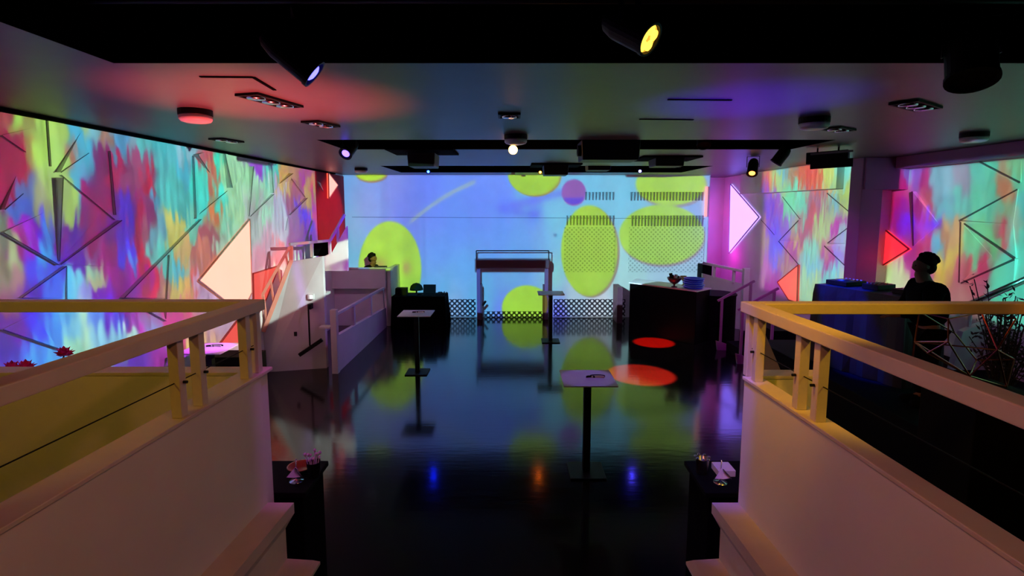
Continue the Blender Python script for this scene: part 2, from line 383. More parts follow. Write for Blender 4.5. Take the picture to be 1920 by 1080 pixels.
o = g.build('neon_tube', glow('neon_pink', (255, 150, 150), 1.4)); tag(o, 'short upright pink light tube at the right end of the back wall', 'light tube')

# ================================================================== front stairwell parapets with white timber handrails
def parapet(side):
    s = -1 if side == 'left' else 1
    zc = 1.884 if s < 0 else 1.862
    xi = (lambda y: s*(1.646+0.052*(3.4-y))) if s < 0 else (lambda y: s*(1.524+0.036*(3.4-y)))
    t = 0.14 if s < 0 else 0.095
    zl, zl2 = 1.005, 0.588
    b = MB()
    y0, y1 = 0.35, 3.4
    b.hexa([(xi(y0), y0, 0), (xi(y0)+s*t, y0, 0), (xi(y1)+s*t, y1, 0), (xi(y1), y1, 0), (xi(y0), y0, zc), (xi(y0)+s*t, y0, zc), (xi(y1)+s*t, y1, zc), (xi(y1), y1, zc)])
    xe = -LX if s < 0 else 2.05
    b.box(min(s*(1.66), s*xe), max(s*(1.66), s*xe), 3.401, 3.52, 0 if s > 0 else 0.0, zc)
    struct('wall_parapet_'+side, b, M['white_wall'], 0.006)
    # timber cap on the parapet
    cp = MB(); e = 0.012
    cp.hexa([(xi(y0)-s*e, y0, zc), (xi(y0)+s*(t+e), y0, zc), (xi(y1)+s*(t+e), y1, zc), (xi(y1)-s*e, y1, zc),
             (xi(y0)-s*e, y0, zc+.022), (xi(y0)+s*(t+e), y0, zc+.022), (xi(y1)+s*(t+e), y1, zc+.022), (xi(y1)-s*e, y1, zc+.022)])
    cp.box(min(s*1.63, s*xe), max(s*1.63, s*xe), 3.395, 3.535, zc+.0005, zc+.023)
    struct('trim_parapet_'+side, cp, M['white_wood'], 0.004)
    # two stepped ledges with bull-nosed edges along the aisle
    l = MB()
    x1 = 0.175; x2 = 0.335
    def profile(y):
        x = xi(y)
        return [(x, y, 0), (x-s*.10, y, 0), (x-s*.10, y, zl2-.09), (x-s*(x2-.03), y, zl2-.06), (x-s*x2, y, zl2-.03), (x-s*x2, y, zl2-.01), (x-s*(x2-.05), y, zl2),
                (x-s*.11, y, zl2+.012), (x-s*.11, y, zl-.185), (x-s*(x1-.01), y, zl-.09), (x-s*x1, y, zl-.075), (x-s*x1, y, zl), (x, y, zl)]
    A, B = profile(y0), profile(y1-.002)
    va = [l.bm.verts.new(p) for p in A]; vb = [l.bm.verts.new(p) for p in B]
    l.bm.faces.new(va); l.bm.faces.new(list(reversed(vb)))
    for i in range(len(A)): l.bm.faces.new([va[i], va[(i+1) % len(A)], vb[(i+1) % len(A)], vb[i]])
    struct('trim_ledge_'+side, l, M['white_wood'])
    # handrail
    zr = 2.385 if s < 0 else 2.372
    nm = 'white timber handrail with paired posts on the %s parapet in front' % side
    r = thing('handrail', nm, 'handrail', (s*1.7, 3.4, zc+.023), 'front stairwell handrails')
    xr = lambda y: xi(y)+s*0.035
    q = lambda y, z: (xr(y), y, z)
    h, w = 0.07, 0.105
    rr = MB()
    rr.hexa([(xr(y0)-w/2, y0, zr-h), (xr(y0)+w/2, y0, zr-h), (xr(3.5)+w/2, 3.46, zr-h), (xr(3.5)-w/2, 3.46, zr-h), (xr(y0)-w/2, y0, zr), (xr(y0)+w/2, y0, zr), (xr(3.5)+w/2, 3.46, zr), (xr(3.5)-w/2, 3.46, zr)])
    rr.build('top_rail', M['white_wood'], r, bevel=0.006)
    xo = 4.42 if s < 0 else 5.2
    x_in = abs(xr(3.4))+w/2+.001
    rb2 = MB().box(min(s*x_in, s*xo), max(s*x_in, s*xo), 3.36, 3.46, zr-h, zr); rb2.build('top_rail', M['white_wood'], r, bevel=0.006)
    pz = zc+.023
    for y in ((2.66, 2.83, 3.29, 3.415) if s < 0 else (2.66, 2.83, 3.30, 3.41)):
        x = xr(y); MB().box(x-.027, x+.027, y-.027, y+.027, pz, zr-h).build('post', M['white_wood'], r, bevel=0.003)
    if s < 0:
        for x in (-4.1,): MB().box(x-.027, x+.027, 3.4, 3.45, pz, zr-h).build('post', M['white_wood'], r, bevel=0.003)
    zk = (pz+zr-h)/2-.02
    cbl = MB().tube([q(0.4, zk), q(3.41, zk)], 0.003, 6).build('cable', M['black_metal'], r)
    for y in (2.66, 2.83, 3.30): MB().tube([(xr(y)-s*.03, y, zk), (xr(y)-s*.05, y, zk)], 0.008, 8).build('cable_fitting', M['black_metal'], cbl)
    if s > 0:
        for x in (5.0,): MB().box(x-.027, x+.027, 3.39, 3.43, 0, zr-h).build('post', M['white_wood'], r, bevel=0.003)
parapet('left'); parapet('right')

# ---- black service counters behind the parapets with what stands on them
def counter(side, label):
    s = -1 if side == 'left' else 1
    r = thing('service_counter', label, 'counter', (s*1.7, 3.9, 0), 'black service counters')
    xa = (1.45, 2.3) if s < 0 else (1.36, 2.3)
    x0, x1 = sorted((s*xa[0], s*xa[1]))
    MB().box(x0+.03, x1-.03, 3.56, 3.98, 0, 0.955).build('body', M['black_cloth'], r, bevel=0.01)
    MB().box(x0, x1, 3.54, 4.02, 0.956, 0.995).build('counter_top', M['black'], r, bevel=0.006)
counter('left', 'black service counter tucked behind the left parapet')
counter('right', 'black service counter tucked behind the right parapet')
ZC = 0.995
def cup(loc, label, full):
    r = thing('straw_cup', label, 'cup', loc, 'cups on the service counters')
    L = Vector(loc)
    MB().lathe([(.036, 0), (.040, .01), (.050, .12), (.052, .122), (.046, .118), (.037, .012), (0, .012)], L, seg=20).build('cup', M['dark_plastic'] if full else M['steel'], r, smooth=True)
    if full:
        for k in range(9):
            a = 2*PI*k/9+.2; rad = .03+.012*(k % 2)
            p = L+Vector((rad*.5*math.cos(a), rad*.5*math.sin(a), .02)); t = L+Vector((rad*1.35*math.cos(a), rad*1.35*math.sin(a), .15+.02*(k % 3)))
            b = MB(); b.tube([p, t], .004, 6); b.ball(t, .013, seg=10, rings=7); b.build('stirrer', M['clear'], r, smooth=True)
    else:
        for k in range(7):
            a = 2*PI*k/7; b = MB(); c = L+Vector((.05*math.cos(a), .05*math.sin(a), .125))
            b.ball(c, .012, .012, .009, 10, 7); b.build('rim_stud', M['chrome'], r, smooth=True)
cup((-1.47, 3.76, ZC), 'dark cup full of white tipped drink stirrers on the left service counter', True)
cup((1.43, 3.82, ZC), 'shiny metal cup with studded rim on the right service counter', False)
def card_stand(loc, label, s):
    r = thing('card_stand', label, 'card stand', loc, 'card stands on the service counters'); L = Vector(loc)
    MB().lathe([(.05, 0), (.05, .006), (.012, .014), (.006, .02), (0, .02)], L, seg=20).build('base', M['chrome'], r, smooth=True)
    MB().tube([L+Vector((0, 0, .018)), L+Vector((.002, 0, .17))], .0045, 8).build('stem', M['chrome'], r, smooth=True)
    b = MB(); t = L+Vector((0, -.01, .115))
    b.prism([t, t+Vector((-.055, -.03, -.065)), t+Vector((0, -.045, -.06)), t+Vector((.06, -.03, -.06))], (0, .004, 0)); fc = b.build('folded_card', M['clear'], r)
    MB().bar(t+Vector((.004, -.02, 0)), t+Vector((.06, -.035, -.06)), .012, .006).build('card_edge', M['chrome'], fc)
card_stand((-1.575, 3.7, ZC), 'chrome card stand with folded card nearest the left parapet end', -1)
card_stand((1.515, 3.68, ZC), 'chrome card stand with folded card nearest the right parapet end', 1)
b = MB(); b.lathe([(.0, 0), (.05, .004), (.09, .03), (.1, .035), (.088, .036), (.05, .012), (0, .012)], (-1.61, 3.87, ZC), seg=24)
o = b.build('dish', mat('amber_dish', (150, 80, 40), 0.3), smooth=True); tag(o, 'shallow amber dish behind the card stand on the left counter', 'dish')
o = MB().box(1.53, 1.66, 3.76, 3.9, ZC, ZC+.05).build('napkin_stack', M['napkin'], bevel=0.004); tag(o, 'stack of napkins glowing blue beside the right parapet', 'napkins')

# ================================================================== high tables
def high_table(x, y, label, first=None):
    if first is not None: return copy_thing(first, (x, y, 0), label)
    r = thing('high_table', label, 'table', (x, y, 0), 'square high tables')
    MB().box(x-.29, x+.29, y-.285, y+.285, 1.085, 1.1).build('table_top', M['table_top'], r, bevel=0.003)
    MB().box(x-.04, x+.04, y-.04, y+.04, .02, 1.084).build('pole', M['black_metal'], r, bevel=0.004)
    MB().box(x-.2, x+.2, y-.2, y+.2, 0, .018).build('base_plate', M['black_metal'], r, bevel=0.004)
    return r
T1 = (0.843, 5.774); T2 = (-1.72, 9.454); T3 = (0.865, 11.75); T4 = (-4.085, 7.04)
tb1 = high_table(*T1, 'square white high table nearest the camera, right of the middle')
high_table(*T2, 'square white high table in front of the black cloth table', tb1)
high_table(*T3, 'square white high table at the right post of the back doorway', tb1)
high_table(*T4, 'square high table lit purple behind the left handrail', tb1)
def curl(x, y, label, first=None):
    if first is not None: return copy_thing(first, (x, y, 1.1), label)
    r = thing('paper_curl', label, 'paper strip', (x, y, 1.1), 'paper strips on the high tables')
    for (dx, dy, rad, a0, a1, m, nm) in ((-.03, .0, .05, 0.2, 3.0, M['dark_plastic'], 'dark_strip'), (.05, .02, .09, .3, 2.6, M['black_metal'], 'dark_strip'), (.05, -.015, .085, .5, 2.5, M['napkin'], 'white_strip')):
        b = MB(); n = 10
        for k in range(n):
            t0, t1 = a0+(a1-a0)*k/n, a0+(a1-a0)*(k+1)/n
            p, q = (Vector((x+dx+rad*math.cos(t), y+dy+rad*.5*math.sin(t), 1.1)) for t in (t0, t1))
            b.prism([p, q, q+Vector((0, 0, .022)), p+Vector((0, 0, .022))], (0, .006, 0))
        b.build(nm, m, r)
    return r
c1 = curl(T1[0]+.06, T1[1]-.02, 'curled black and white paper strips on the nearest high table')
curl(T2[0]+.0, T2[1]+.02, 'curled paper strips on the high table by the black cloth table', c1)
curl(T4[0]+.0, T4[1]+.05, 'curled paper strips on the purple lit high table', c1)

# ================================================================== back of the room
# perforated sheets and slatted vents on the back wall
def panel(name, p, q, m, label, cat, group, y=BY-.012, th=.01):
    a, b2 = at_y(*p, y), at_y(*q, y)
    o = MB().box(a.x, b2.x, y, y+th, min(a.z, b2.z), max(a.z, b2.z)).build(name, m)
    tag(o, label, cat, group); return o
panel('perforated_panel', (1058, 426), (1152, 510), M['mesh_fine'], 'perforated sheet on the back wall left of the plain strip', 'wall panel', 'perforated sheets')
panel('perforated_panel', (1180, 426), (1318, 510), M['mesh_fine'], 'wide perforated sheet at the right end of the back wall', 'wall panel', 'perforated sheets')
def vent(p, q, label):
    y = BY-.006; a, b2 = at_y(*p, y), at_y(*q, y); n = max(8, int((b2.x-a.x)/.085))
    r = thing('slatted_vent', label, 'vent', ((a.x+b2.x)/2, y, b2.z), 'slatted vents on the back wall')
    for k in range(n):
        x = a.x+(b2.x-a.x)*(k+.5)/n
        MB().hexa([(x-.010, y-.03, b2.z), (x+.010, y-.03, b2.z), (x+.010, y, b2.z), (x-.010, y, b2.z), (x-.018, y-.03, a.z), (x+.018, y-.03, a.z), (x+.018, y, a.z), (x-.018, y, a.z)]).build('slat', M['slat'], r)
vent((1060, 404), (1152, 422), 'slatted vent just above the left perforated sheet'); vent((1182, 404), (1318, 424), 'wide slatted vent just above the right perforated sheet')
vent((1095, 360), (1152, 375), 'short slatted vent high on the back wall right of the purple ball'); vent((1180, 360), (1318, 376), 'wide slatted vent high at the right end of the back wall')
for p, q, lab in (((842, 561), (892, 593), 'lattice grille at the foot of the back wall left of the doorway'), ((908, 584), (1020, 596), 'low lattice grille across the doorway threshold'), ((1038, 561), (1172, 593), 'long lattice grille at the foot of the back wall right of the doorway')):
    panel('lattice_grille', p, q, M['mesh_coarse'], lab, 'grille', 'lattice grilles', BY-.03)
# doorway frame with roller header
Y = 14.15
r = thing('doorway_frame', 'plum doorway frame with thin top rail standing before the back wall', 'doorway frame', (0.02, Y, 0))
a, b_ = at_y(893, 487, Y), at_y(1029, 502, Y)
MB().box(a.x, b_.x, Y-.12, Y+.1, b_.z, a.z).build('header_box', M['plum'], r, bevel=0.008)
for px in (898, 1024):
    p = at_y(px, 597, Y); MB().box(p.x-.05, p.x+.05, Y-.06, Y+.06, 0, b_.z-.001).build('side_post', M['purple_paint_and_light'], r, bevel=0.008)
    q = at_y(px, 560, Y); s = 1 if px < 960 else -1
    xx0, xx1 = sorted((p.x+s*.051, p.x+s*.10)); h = MB().box(xx0, xx1, Y-.05, Y+.03, 0.0, 0.95); h = h.build('side_rail', M['plum'], r, bevel=0.006)
    if px < 960: MB().tube([(p.x+.10, Y-.03, .38), (p.x+.19, Y-.05, .5)], .03, 10).build('lever', M['dark_plastic'], h)
t0, t1 = at_y(893, 470, Y), at_y(1029, 470, Y)
f = MB()
for (u, v) in (((t0.x, Y, t0.z), (t1.x, Y, t0.z)), ((t0.x, Y, a.z), (t0.x, Y, t0.z)), ((t1.x, Y, a.z), (t1.x, Y, t0.z))): f.tube([u, v], .014, 8)
f.build('top_rail', M['dark_plastic'], r)

# black cloth table with equipment
Y = 13.35
xa, xb = -2.98, -1.66; zt = .80
r = thing('cloth_table', 'table under a floor length black cloth near the back wall', 'table', ((xa+xb)/2, Y, 0))
MB().box(xa+.03, xb-.03, Y-.3, Y+.3, zt-.02, zt-.003).build('table_top', M['black_metal'], r)
b = MB(); n = 48
ring = []
for k in range(n):
    t = k/n*4; sgm = int(t); u = t-sgm
    base = [(xa, Y-.33), (xb, Y-.33), (xb, Y+.33), (xa, Y+.33)]; p, q = base[sgm], base[(sgm+1) % 4]
    ring.append((p[0]+(q[0]-p[0])*u, p[1]+(q[1]-p[1])*u))
cx, cy = (xa+xb)/2, Y
top = [b.bm.verts.new((x, y, zt)) for x, y in ring]
bot = [b.bm.verts.new((x+(x-cx)*.06+.02*math.sin(k*2.4), y+(y-cy)*.12+.03*math.cos(k*2.1), .01)) for k, (x, y) in enumerate(ring)]
b.bm.faces.new(top)
for k in range(n): b.bm.faces.new([top[k], top[(k+1) % n], bot[(k+1) % n], bot[k]])
b.build('tablecloth', M['black_cloth'], r, smooth=False)
def gear(name, x0, x1, y0, y1, h, label, cat, m='black', tilt=0.0):
    o = MB().hexa([(x0, y0, zt+.001), (x1, y0, zt+.001), (x1, y1, zt+.001), (x0, y1, zt+.001), (x0, y0+tilt, zt+h), (x1, y0+tilt, zt+h), (x1, y1, zt+h), (x0, y1, zt+h)]).build(name, M[m], bevel=0.008); return tag(o, label, cat)
gear('monitor_speaker', -2.94, -2.66, Y-.12, Y+.15, .17, 'black wedge speaker at the left end of the cloth table', 'speaker', tilt=.05)
rr = thing('laptop', 'open black laptop standing on the cloth table, right of the domed lamp', 'laptop', (-2.1, Y, zt+.001))
MB().box(-2.26, -1.94, Y-.16, Y+.06, zt+.001, zt+.02).build('keyboard_base', M['black'], rr, bevel=.004)
MB().hexa([(-2.26, Y+.06, zt+.02), (-1.94, Y+.06, zt+.02), (-1.94, Y+.075, zt+.02), (-2.26, Y+.075, zt+.02), (-2.26, Y+.12, zt+.24), (-1.94, Y+.12, zt+.24), (-1.94, Y+.135, zt+.24), (-2.26, Y+.135, zt+.24)]).build('screen_lid', M['black'], rr, bevel=.003)
rr = thing('dome_lamp', 'dark domed lamp on the cloth table between speaker and laptop', 'lamp', (-2.44, Y+.12, zt+.001))
L = Vector((-2.44, Y+.12, zt+.001))
MB().lathe([(.09, 0), (.09, .015), (.02, .03), (.02, .1)], L, seg=20).build('base', M['black_metal'], rr, smooth=True)
MB().lathe([(.17, .1), (.165, .14), (.14, .21), (.085, .26), (0, .285)], L, seg=28).build('lamp_shade', mat('dark_green_shade', (8, 22, 8), .8, spec=.1), rr, smooth=True)
gear('mixing_desk', -2.6, -2.35, Y-.29, Y-.02, .05, 'low black mixing desk in front of the domed lamp', 'mixer', tilt=.03)
gear('cable_box', -1.88, -1.78, Y-.1, Y+.1, .06, 'small black box right of the laptop', 'box')
b = MB(); 
for k in range(7): a0 = k*.9; b.tube([(-1.72+.05*math.cos(a0), Y+.04*math.sin(a0), zt+.005), (-1.70+.07*math.cos(a0), Y+.06*math.sin(a0), zt+.05+.012*(k % 3))], .012, 6)
o = b.build('cable_coil', M['dark_plastic']); tag(o, 'heap of black cable at the right end of the cloth table', 'cable')

# ---- left balcony box with the operator
struct('wall_balcony', MB().box(LX+.002, -3.16, 13.2, 13.3, .97, 1.47).box(-3.17, -3.05, 13.301, BY-.002, 0, 1.47).box(LX+.002, -3.171, 13.34, 13.44, 0, .969), M['stair_white'], .006)
struct('trim_balcony', MB().box(LX+.002, -3.15, 13.17, 13.33, 1.471, 1.495), M['stair_white'], .004)
o = MB().box(-3.47, -3.18, 13.345, 13.52, 1.475, 1.52).build('control_tablet', M['dark_plastic'], bevel=.01); tag(o, 'flat black control tablet lying on the balcony edge beside the operator', 'tablet')
struct('wall_balcony_shelf', MB().box(-3.6, -3.172, 13.335, 13.6, 1.44, 1.47), M['stair_white'])

# ---- left: white stair wall, stair behind, landing and railings
P0, P1, P2, P3 = at_y(478, 625, 9.5), at_y(548, 487, 9.68), at_y(603, 479, 9.72), at_y(606, 690, 9.72)
fw = MB()
fw.prism([(LX+.003, 9.46, 0), (-3.47, 9.72, 0), (-3.47, 9.72, 2.1), (P1.x, P1.y, P1.z-.03), (LX+.003, 9.46, .80)], (0, .1, 0))
struct('wall_stair', fw, M['stair_white'])
st = thing('corner_staircase', 'white staircase climbing behind the stair wall in the left corner', 'staircase', (-4.1, 10.2, 0))
n = 8
for k in range(n):
    x0 = LX+.02+(k)*.09; z1 = .25+k*.15
    MB().box(x0, x0+.15, 9.84, 10.75, z1-.05, z1).build('tread', M['stair_white'], st)
MB().box(-4.42, -4.1, 10.76, 11.3, 1.3, 1.36).build('landing', M['stair_white'], st)
coral = mat('coral_painted_timber', (214, 140, 124), .5, vary=.05)
A, B = at_y(479, 622, 9.42), Vector((P1.x, P1.y-.04, P1.z))
A.x = max(A.x, LX+.02)
A2, B2 = at_y(489, 558, 9.44), at_y(543, 463, 9.62)
MB().bar(A, B, .06, .07).build('stringer', coral, st, bevel=.004)
MB().bar(A2, B2, .05, .05).build('handrail', coral, st, bevel=.004)
for k in range(4):
    t = .12+.26*k; p, q = A.lerp(B, t), A2.lerp(B2, t-.04); MB().bar(p, q, .03, .03, up=(0, 1, 0)).build('baluster', coral, st)
q = at_y(546, 461, 9.64); MB().bar(B, q, .05, .05, up=(0, 1, 0)).build('newel_post', coral, st)
Q = [at_y(x, y, 10.9) for x, y in ((472, 490), (486, 473), (543, 466))]
for u, v in zip(Q[:-1], Q[1:]): MB().bar(u, v, .05, .05).build('handrail', M['stair_white'], st, bevel=.004)
Q = [at_y(543, 458, 9.72), at_y(619, 451, 10.9), at_y(646, 402, 11.2)]
for u, v in zip(Q[:-1], Q[1:]): MB().bar(u, v, .05, .05).build('handrail', M['stair_white'], st, bevel=.004)
for x, y0, y1, yy in ((584, 455, 482, 10.4), (618, 452, 476, 10.9), (633, 427, 455, 11.05)):
    u, v = at_y(x, y0, yy), at_y(x, y1, yy); MB().box(u.x-.025, u.x+.025, yy-.025, yy+.025, v.z, u.z-.01).build('baluster', M['stair_white'], st)
a2 = [at_y(x, y, 11.0) for x, y in ((604, 482), (622, 474), (650, 424), (652, 508), (604, 508))]
MB().prism(a2, (0, .08, 0)).build('stringer', M['stair_white'], st)
a2 = [at_y(x, y, 11.35) for x, y in ((588, 455), (618, 453), (618, 480), (588, 480))]
MB().prism(a2, (0, .05, 0)).build('dark_backing', M['void'], st)  # black sheet filling the dark area behind the landing
# wall fittings on the stair wall
p = at_y(580, 578, 9.68)
r = thing('dust_mop', 'long handled dust mop hanging on the white stair wall', 'mop', (p.x, 9.6, .4))
t_, bm_ = at_y(578, 573, 9.50), at_y(581, 648, 9.50)
MB().tube([t_, bm_], .016, 8).build('handle', M['black_metal'], r)
MB().box(t_.x-.03, t_.x+.03, 9.53, 9.66, t_.z-.08, t_.z+.02).build('hook', M['black_metal'], r, bevel=.006)
u, v = at_y(561, 666, 9.5), at_y(604, 637, 9.56); MB().bar(u, v, .06, .07).build('mop_head', M['dark_plastic'], r, bevel=.01)
p = at_y(556, 625, 9.64); o = MB().box(p.x-.025, p.x+.025, 9.58, 9.68, p.z-.04, p.z+.04).build('wall_socket', M['dark_plastic'], bevel=.005); tag(o, 'small dark wall socket on the stair wall left of the mop', 'socket')
p = at_y(584, 556, 9.66); r = thing('wall_light', 'small bright white light on the stair wall above the mop', 'light', (p.x, 9.66, p.z-.05))
MB().box(p.x-.06, p.x+.05, 9.62, 9.70, p.z-.05, p.z+.05).build('housing', M['pale_plastic'], r, bevel=.008)
MB().box(p.x-.02, p.x+.035, 9.612, 9.62, p.z-.03, p.z+.03).build('lens', glow('wall_light_lens', (235, 255, 250), 2.0), r)
# ramp balustrade running back to the balcony
bz = MB(); X = -3.19
bz.prism([(X-.05, 9.5, 0), (X-.05, 13.19, 0), (X-.05, 13.19, .5), (X-.05, 9.5, .68)], (.08, 0, 0))
struct('wall_ramp', bz, M['stair_white'], .005)
r = thing('ramp_railing', 'pinkish white railing with square end post on the ramp wall left', 'railing', (X, 9.5, 0))
MB().box(X-.06, X+.05, 9.36, 9.48, 0, 1.17).build('end_post', M['stair_white'], r, bevel=.006)
MB().bar((X-.01, 9.48, 1.06), (X-.01, 13.15, 1.0), .06, .05).build('top_rail', M['stair_white'], r, bevel=.005)
for y in (10.6, 11.9, 13.05):
    z0 = .68-.18*(y-9.5)/3.69+.002; z1 = 1.06-.06*(y-9.48)/3.67-.026
    MB().box(X-.035, X+.015, y-.05, y+.05, z0, z1).build('baluster', M['stair_white'], r)
MB().box(X-.26, X-.061, 9.34, 9.5, .84, .87).build('bracket_shelf', M['stair_white'], r)
# dark kit box behind the purple table
o = MB().box(-4.46, -3.73, 7.5, 7.9, 0, .84).build('equipment_case', M['black'], bevel=.01); tag(o, 'black equipment case on the floor behind the purple lit high table', 'case')

# ================================================================== right side
# bar with white top
Pf = [at_z(1179, 529, 1.2), at_z(1308, 545.5, 1.2), at_z(1334, 540, 1.2), at_z(1188, 520.5, 1.2)]
Pf = [p if p.y < 13.5 else Vector((3.16, 13.45, 1.2)) for p in Pf]
r = thing('bar_counter', 'black bar with pale top standing before the right end of the back wall', 'bar', (3.6, 12.4, 0))
MB().prism([(p.x, p.y, 1.172) for p in Pf], (0, 0, .028)).build('bar_top', M['bar_top'], r, bevel=.004)
c = sum(Pf, Vector())/4
MB().prism([(p.x+(c.x-p.x)*.03, p.y+(c.y-p.y)*.03, 0) for p in Pf], (0, 0, 1.171)).build('bar_body', M['bar_black'], r, bevel=.006)
o = MB().lathe([(.46, 0), (.46, .98), (.48, .985), (.48, 1.02), (0, 1.02)], (4.72, 12.25, 0), seg=40).build('side_counter', M['black'], smooth=False, bevel=.004); tag(o, 'round ended black counter between the bar and the small steps', 'counter')
o = MB().box(2.72, 2.86, 13.6, 14.2, 0, .95).build('storage_cabinet', M['plum'], bevel=.006); tag(o, 'narrow plum cabinet behind the left end of the bar', 'cabinet')
# fruit bowl
B0 = at_z(1264, 538, 1.2)
r = thing('fruit_bowl', 'dark red footed bowl with tall garnish on the bar top', 'bowl', B0)
MB().lathe([(.07, 0), (.07, .012), (.02, .025), (.02, .06), (.08, .09), (.15, .17), (.165, .22), (.157, .22), (.14, .17), (.07, .1), (0, .085)], B0, seg=28).build('bowl', M['bowl'], r, smooth=True)
for k, (dx, dy, hh, m) in enumerate(((-.09, 0, .31, 'stem'), (-.05, .03, .27, 'leaf'), (.0, .02, .25, 'fruit'), (.06, -.02, .26, 'stem'), (.1, .02, .25, 'fruit'), (.02, -.05, .29, 'napkin'))):
    b = MB(); b.tube([B0+Vector((dx*.6, dy, .13)), B0+Vector((dx, dy, hh))], .028, 8, .04); b.build('garnish', M[m], r, smooth=True)
b = MB(); b.lathe([(.04, 0), (.04, .01), (.012, .02), (.012, .1), (.06, .14), (.075, .22), (.068, .22), (.05, .14), (0, .11)], at_z(1281, 535, 1.2), seg=20)
o = b.build('goblet', mat('amber_goblet', (200, 170, 90), .25), smooth=True); tag(o, 'small amber goblet on the bar just right of the bowl', 'goblet')
# blue plates
B1 = at_z(1300, 541, 1.2); first = None
for k in range(5):
    if first is None:
        first = MB().lathe([(.12, 0), (.19, .014), (.23, .05), (.22, .05), (.18, .018), (0, .012)], B1, seg=28).build('blue_plate', M['blue_plate'], smooth=True, loc=B1)
        o = first
    else:
        o = first.copy(); C.objects.link(o); o.location = B1+Vector((.012*math.sin(k*2.0), .01*math.cos(k*3.0), .046*k))
    tag(o, ('lowest', 'second lowest', 'middle', 'second highest', 'topmost')[k]+' blue plate of the stack at the end of the bar', 'plate', 'stacked blue plates')

# stage platform at the right
struct('floor_platform', MB().box(4.35, RXN-.002, 4.6, 9.3, 0.001, .65).box(5.3, RXF-.002, 9.8, 11.3, .001, .65), M['black'], .01)
# small stair with twin handrails
st = thing('platform_steps', 'small black steps with two plum handrails up to the right platform', 'steps', (4.85, 10.5, 0))
for k in range(3): MB().box(4.5+.26*k, 5.29, 10.05, 10.95, .002+.21*k, .002+.21*(k+1)).build('tread', M['black'], st, bevel=.006)
plum = mat('plum_grey_metal', (150, 110, 140), .45, vary=.06)
for y in (10.0, 11.0):
    a, b_ = Vector((4.3, y, 1.05)), Vector((5.05, y, 1.47))
    MB().bar(a, b_, .04, .045).build('handrail', plum, st, bevel=.004)
    for t in (.12, .9):
        p = a.lerp(b_, t); MB().box(p.x-.022, p.x+.022, y-.022, y+.022, 0.001, p.z-.02).build('post', plum, st)
    MB().hexa([(4.33, y-.03, .001), (4.62, y-.03, .001), (4.62, y+.03, .001), (4.33, y+.03, .001), (4.30, y-.03, .2), (4.62, y-.03, .1), (4.62, y+.03, .1), (4.30, y+.03, .2)]).build('foot', plum, st)
# balustrade before the alcove
r = thing('alcove_balustrade', 'white balustrade with sloping rail in front of the magenta alcove', 'balustrade', (5.4, 13.3, 0))
K0, K1 = at_y(1318, 513, 13.6), at_y(1395, 533, 12.9); H0, H1 = at_y(1318, 493, 13.6), at_y(1395, 509, 12.9)
MB().prism([(K0.x, K0.y, 0), (K1.x, K1.y, 0), K1, K0], (0, .1, 0)).build('solid_base', M['stair_white'], r)
MB().bar(H0, H1, .06, .06).build('top_rail', M['stair_white'], r, bevel=.005)
for t in (.3, .78):
    k, h = K0.lerp(K1, t), H0.lerp(H1, t); MB().box(h.x-.03, h.x+.03, h.y+.0, h.y+.06, k.z-.02, h.z-.028).build('baluster', M['stair_white'], r)
p = at_y(1399, 503, 12.85); MB().box(p.x-.07, p.x+.07, 12.78, 12.9, 0, p.z).build('end_post', M['stair_white'], r, bevel=.006)
o = MB().box(5.0, 5.25, 13.9, 14.3, 0, 1.5).build('loudspeaker', M['black'], bevel=.01); tag(o, 'black loudspeaker behind the alcove balustrade', 'loudspeaker')

# DJ booth on the platform
bx = [(4.58, 8.0), (5.02, 6.72), (5.72, 6.96), (5.28, 8.24)]
r = thing('dj_booth', 'booth draped in dark satin that shines blue on the right platform', 'booth', (4.9, 6.9, .651))
b = MB(); n = 56; ring = []
for k in range(n):
    t = k/n*4; i = int(t); u = t-i; p, q = bx[i], bx[(i+1) % 4]; ring.append((p[0]+(q[0]-p[0])*u, p[1]+(q[1]-p[1])*u))
cx, cy = sum(p[0] for p in bx)/4, sum(p[1] for p in bx)/4
rows = []
for j, z in enumerate((.656, .9, 1.3, 1.7, 1.84)):
    kx = (1.06, 1.05, 1.03, 1.01, .985)[j]
    rows.append([b.bm.verts.new((cx+(x-cx)*kx+.02*math.sin(k*1.9)*(1-j/5), cy+(y-cy)*kx+.02*math.cos(k*1.7)*(1-j/5), z)) for k, (x, y) in enumerate(ring)])
for j in range(4):
    for k in range(n): b.bm.faces.new([rows[j][k], rows[j][(k+1) % n], rows[j+1][(k+1) % n], rows[j+1][k]])
b.bm.faces.new(rows[-1]); b.bm.faces.new(list(reversed(rows[0])))
b.build('satin_drape', M['blue_cloth'], r)
def deck(x, y, ang, label, first=None):
    if first is not None:
        c = copy_thing(first, (x, y, 1.846), label); c.rotation_euler = (0, 0, ang); return c
    r = thing('dj_deck', label, 'deck', (x, y, 1.846), 'players on the booth')
    cs = MB().box(x-.17, x+.17, y-.2, y+.2, 1.846, 1.91).build('casing', M['dark_plastic'], r, bevel=.006)
    MB().lathe([(.12, 0), (.12, .012), (.03, .014), (0, .014)], (x, y-.03, 1.9105), seg=28).build('platter', M['steel'], cs, smooth=True)
    for k in range(5): MB().lathe([(.014, 0), (.014, .012), (0, .014)], (x-.12+.06*k, y+.15, 1.9105), seg=10).build('button', glow('deck_button', (90, 90, 255), 1.0), cs)
    return r
d0 = deck(4.98, 7.88, 0, 'black record deck at the far end of the blue lit booth')
d0.rotation_euler = (0, 0, -1.24)
deck(5.34, 6.98, -1.24, 'black record deck nearest the standing person on the booth', d0)
r = thing('dj_mixer', 'black mixer between the two decks on the booth', 'mixer', (5.16, 7.43, 1.846))
cs = MB().box(5.04, 5.28, 7.26, 7.60, 1.846, 1.92).build('casing', M['dark_plastic'], r, bevel=.006)
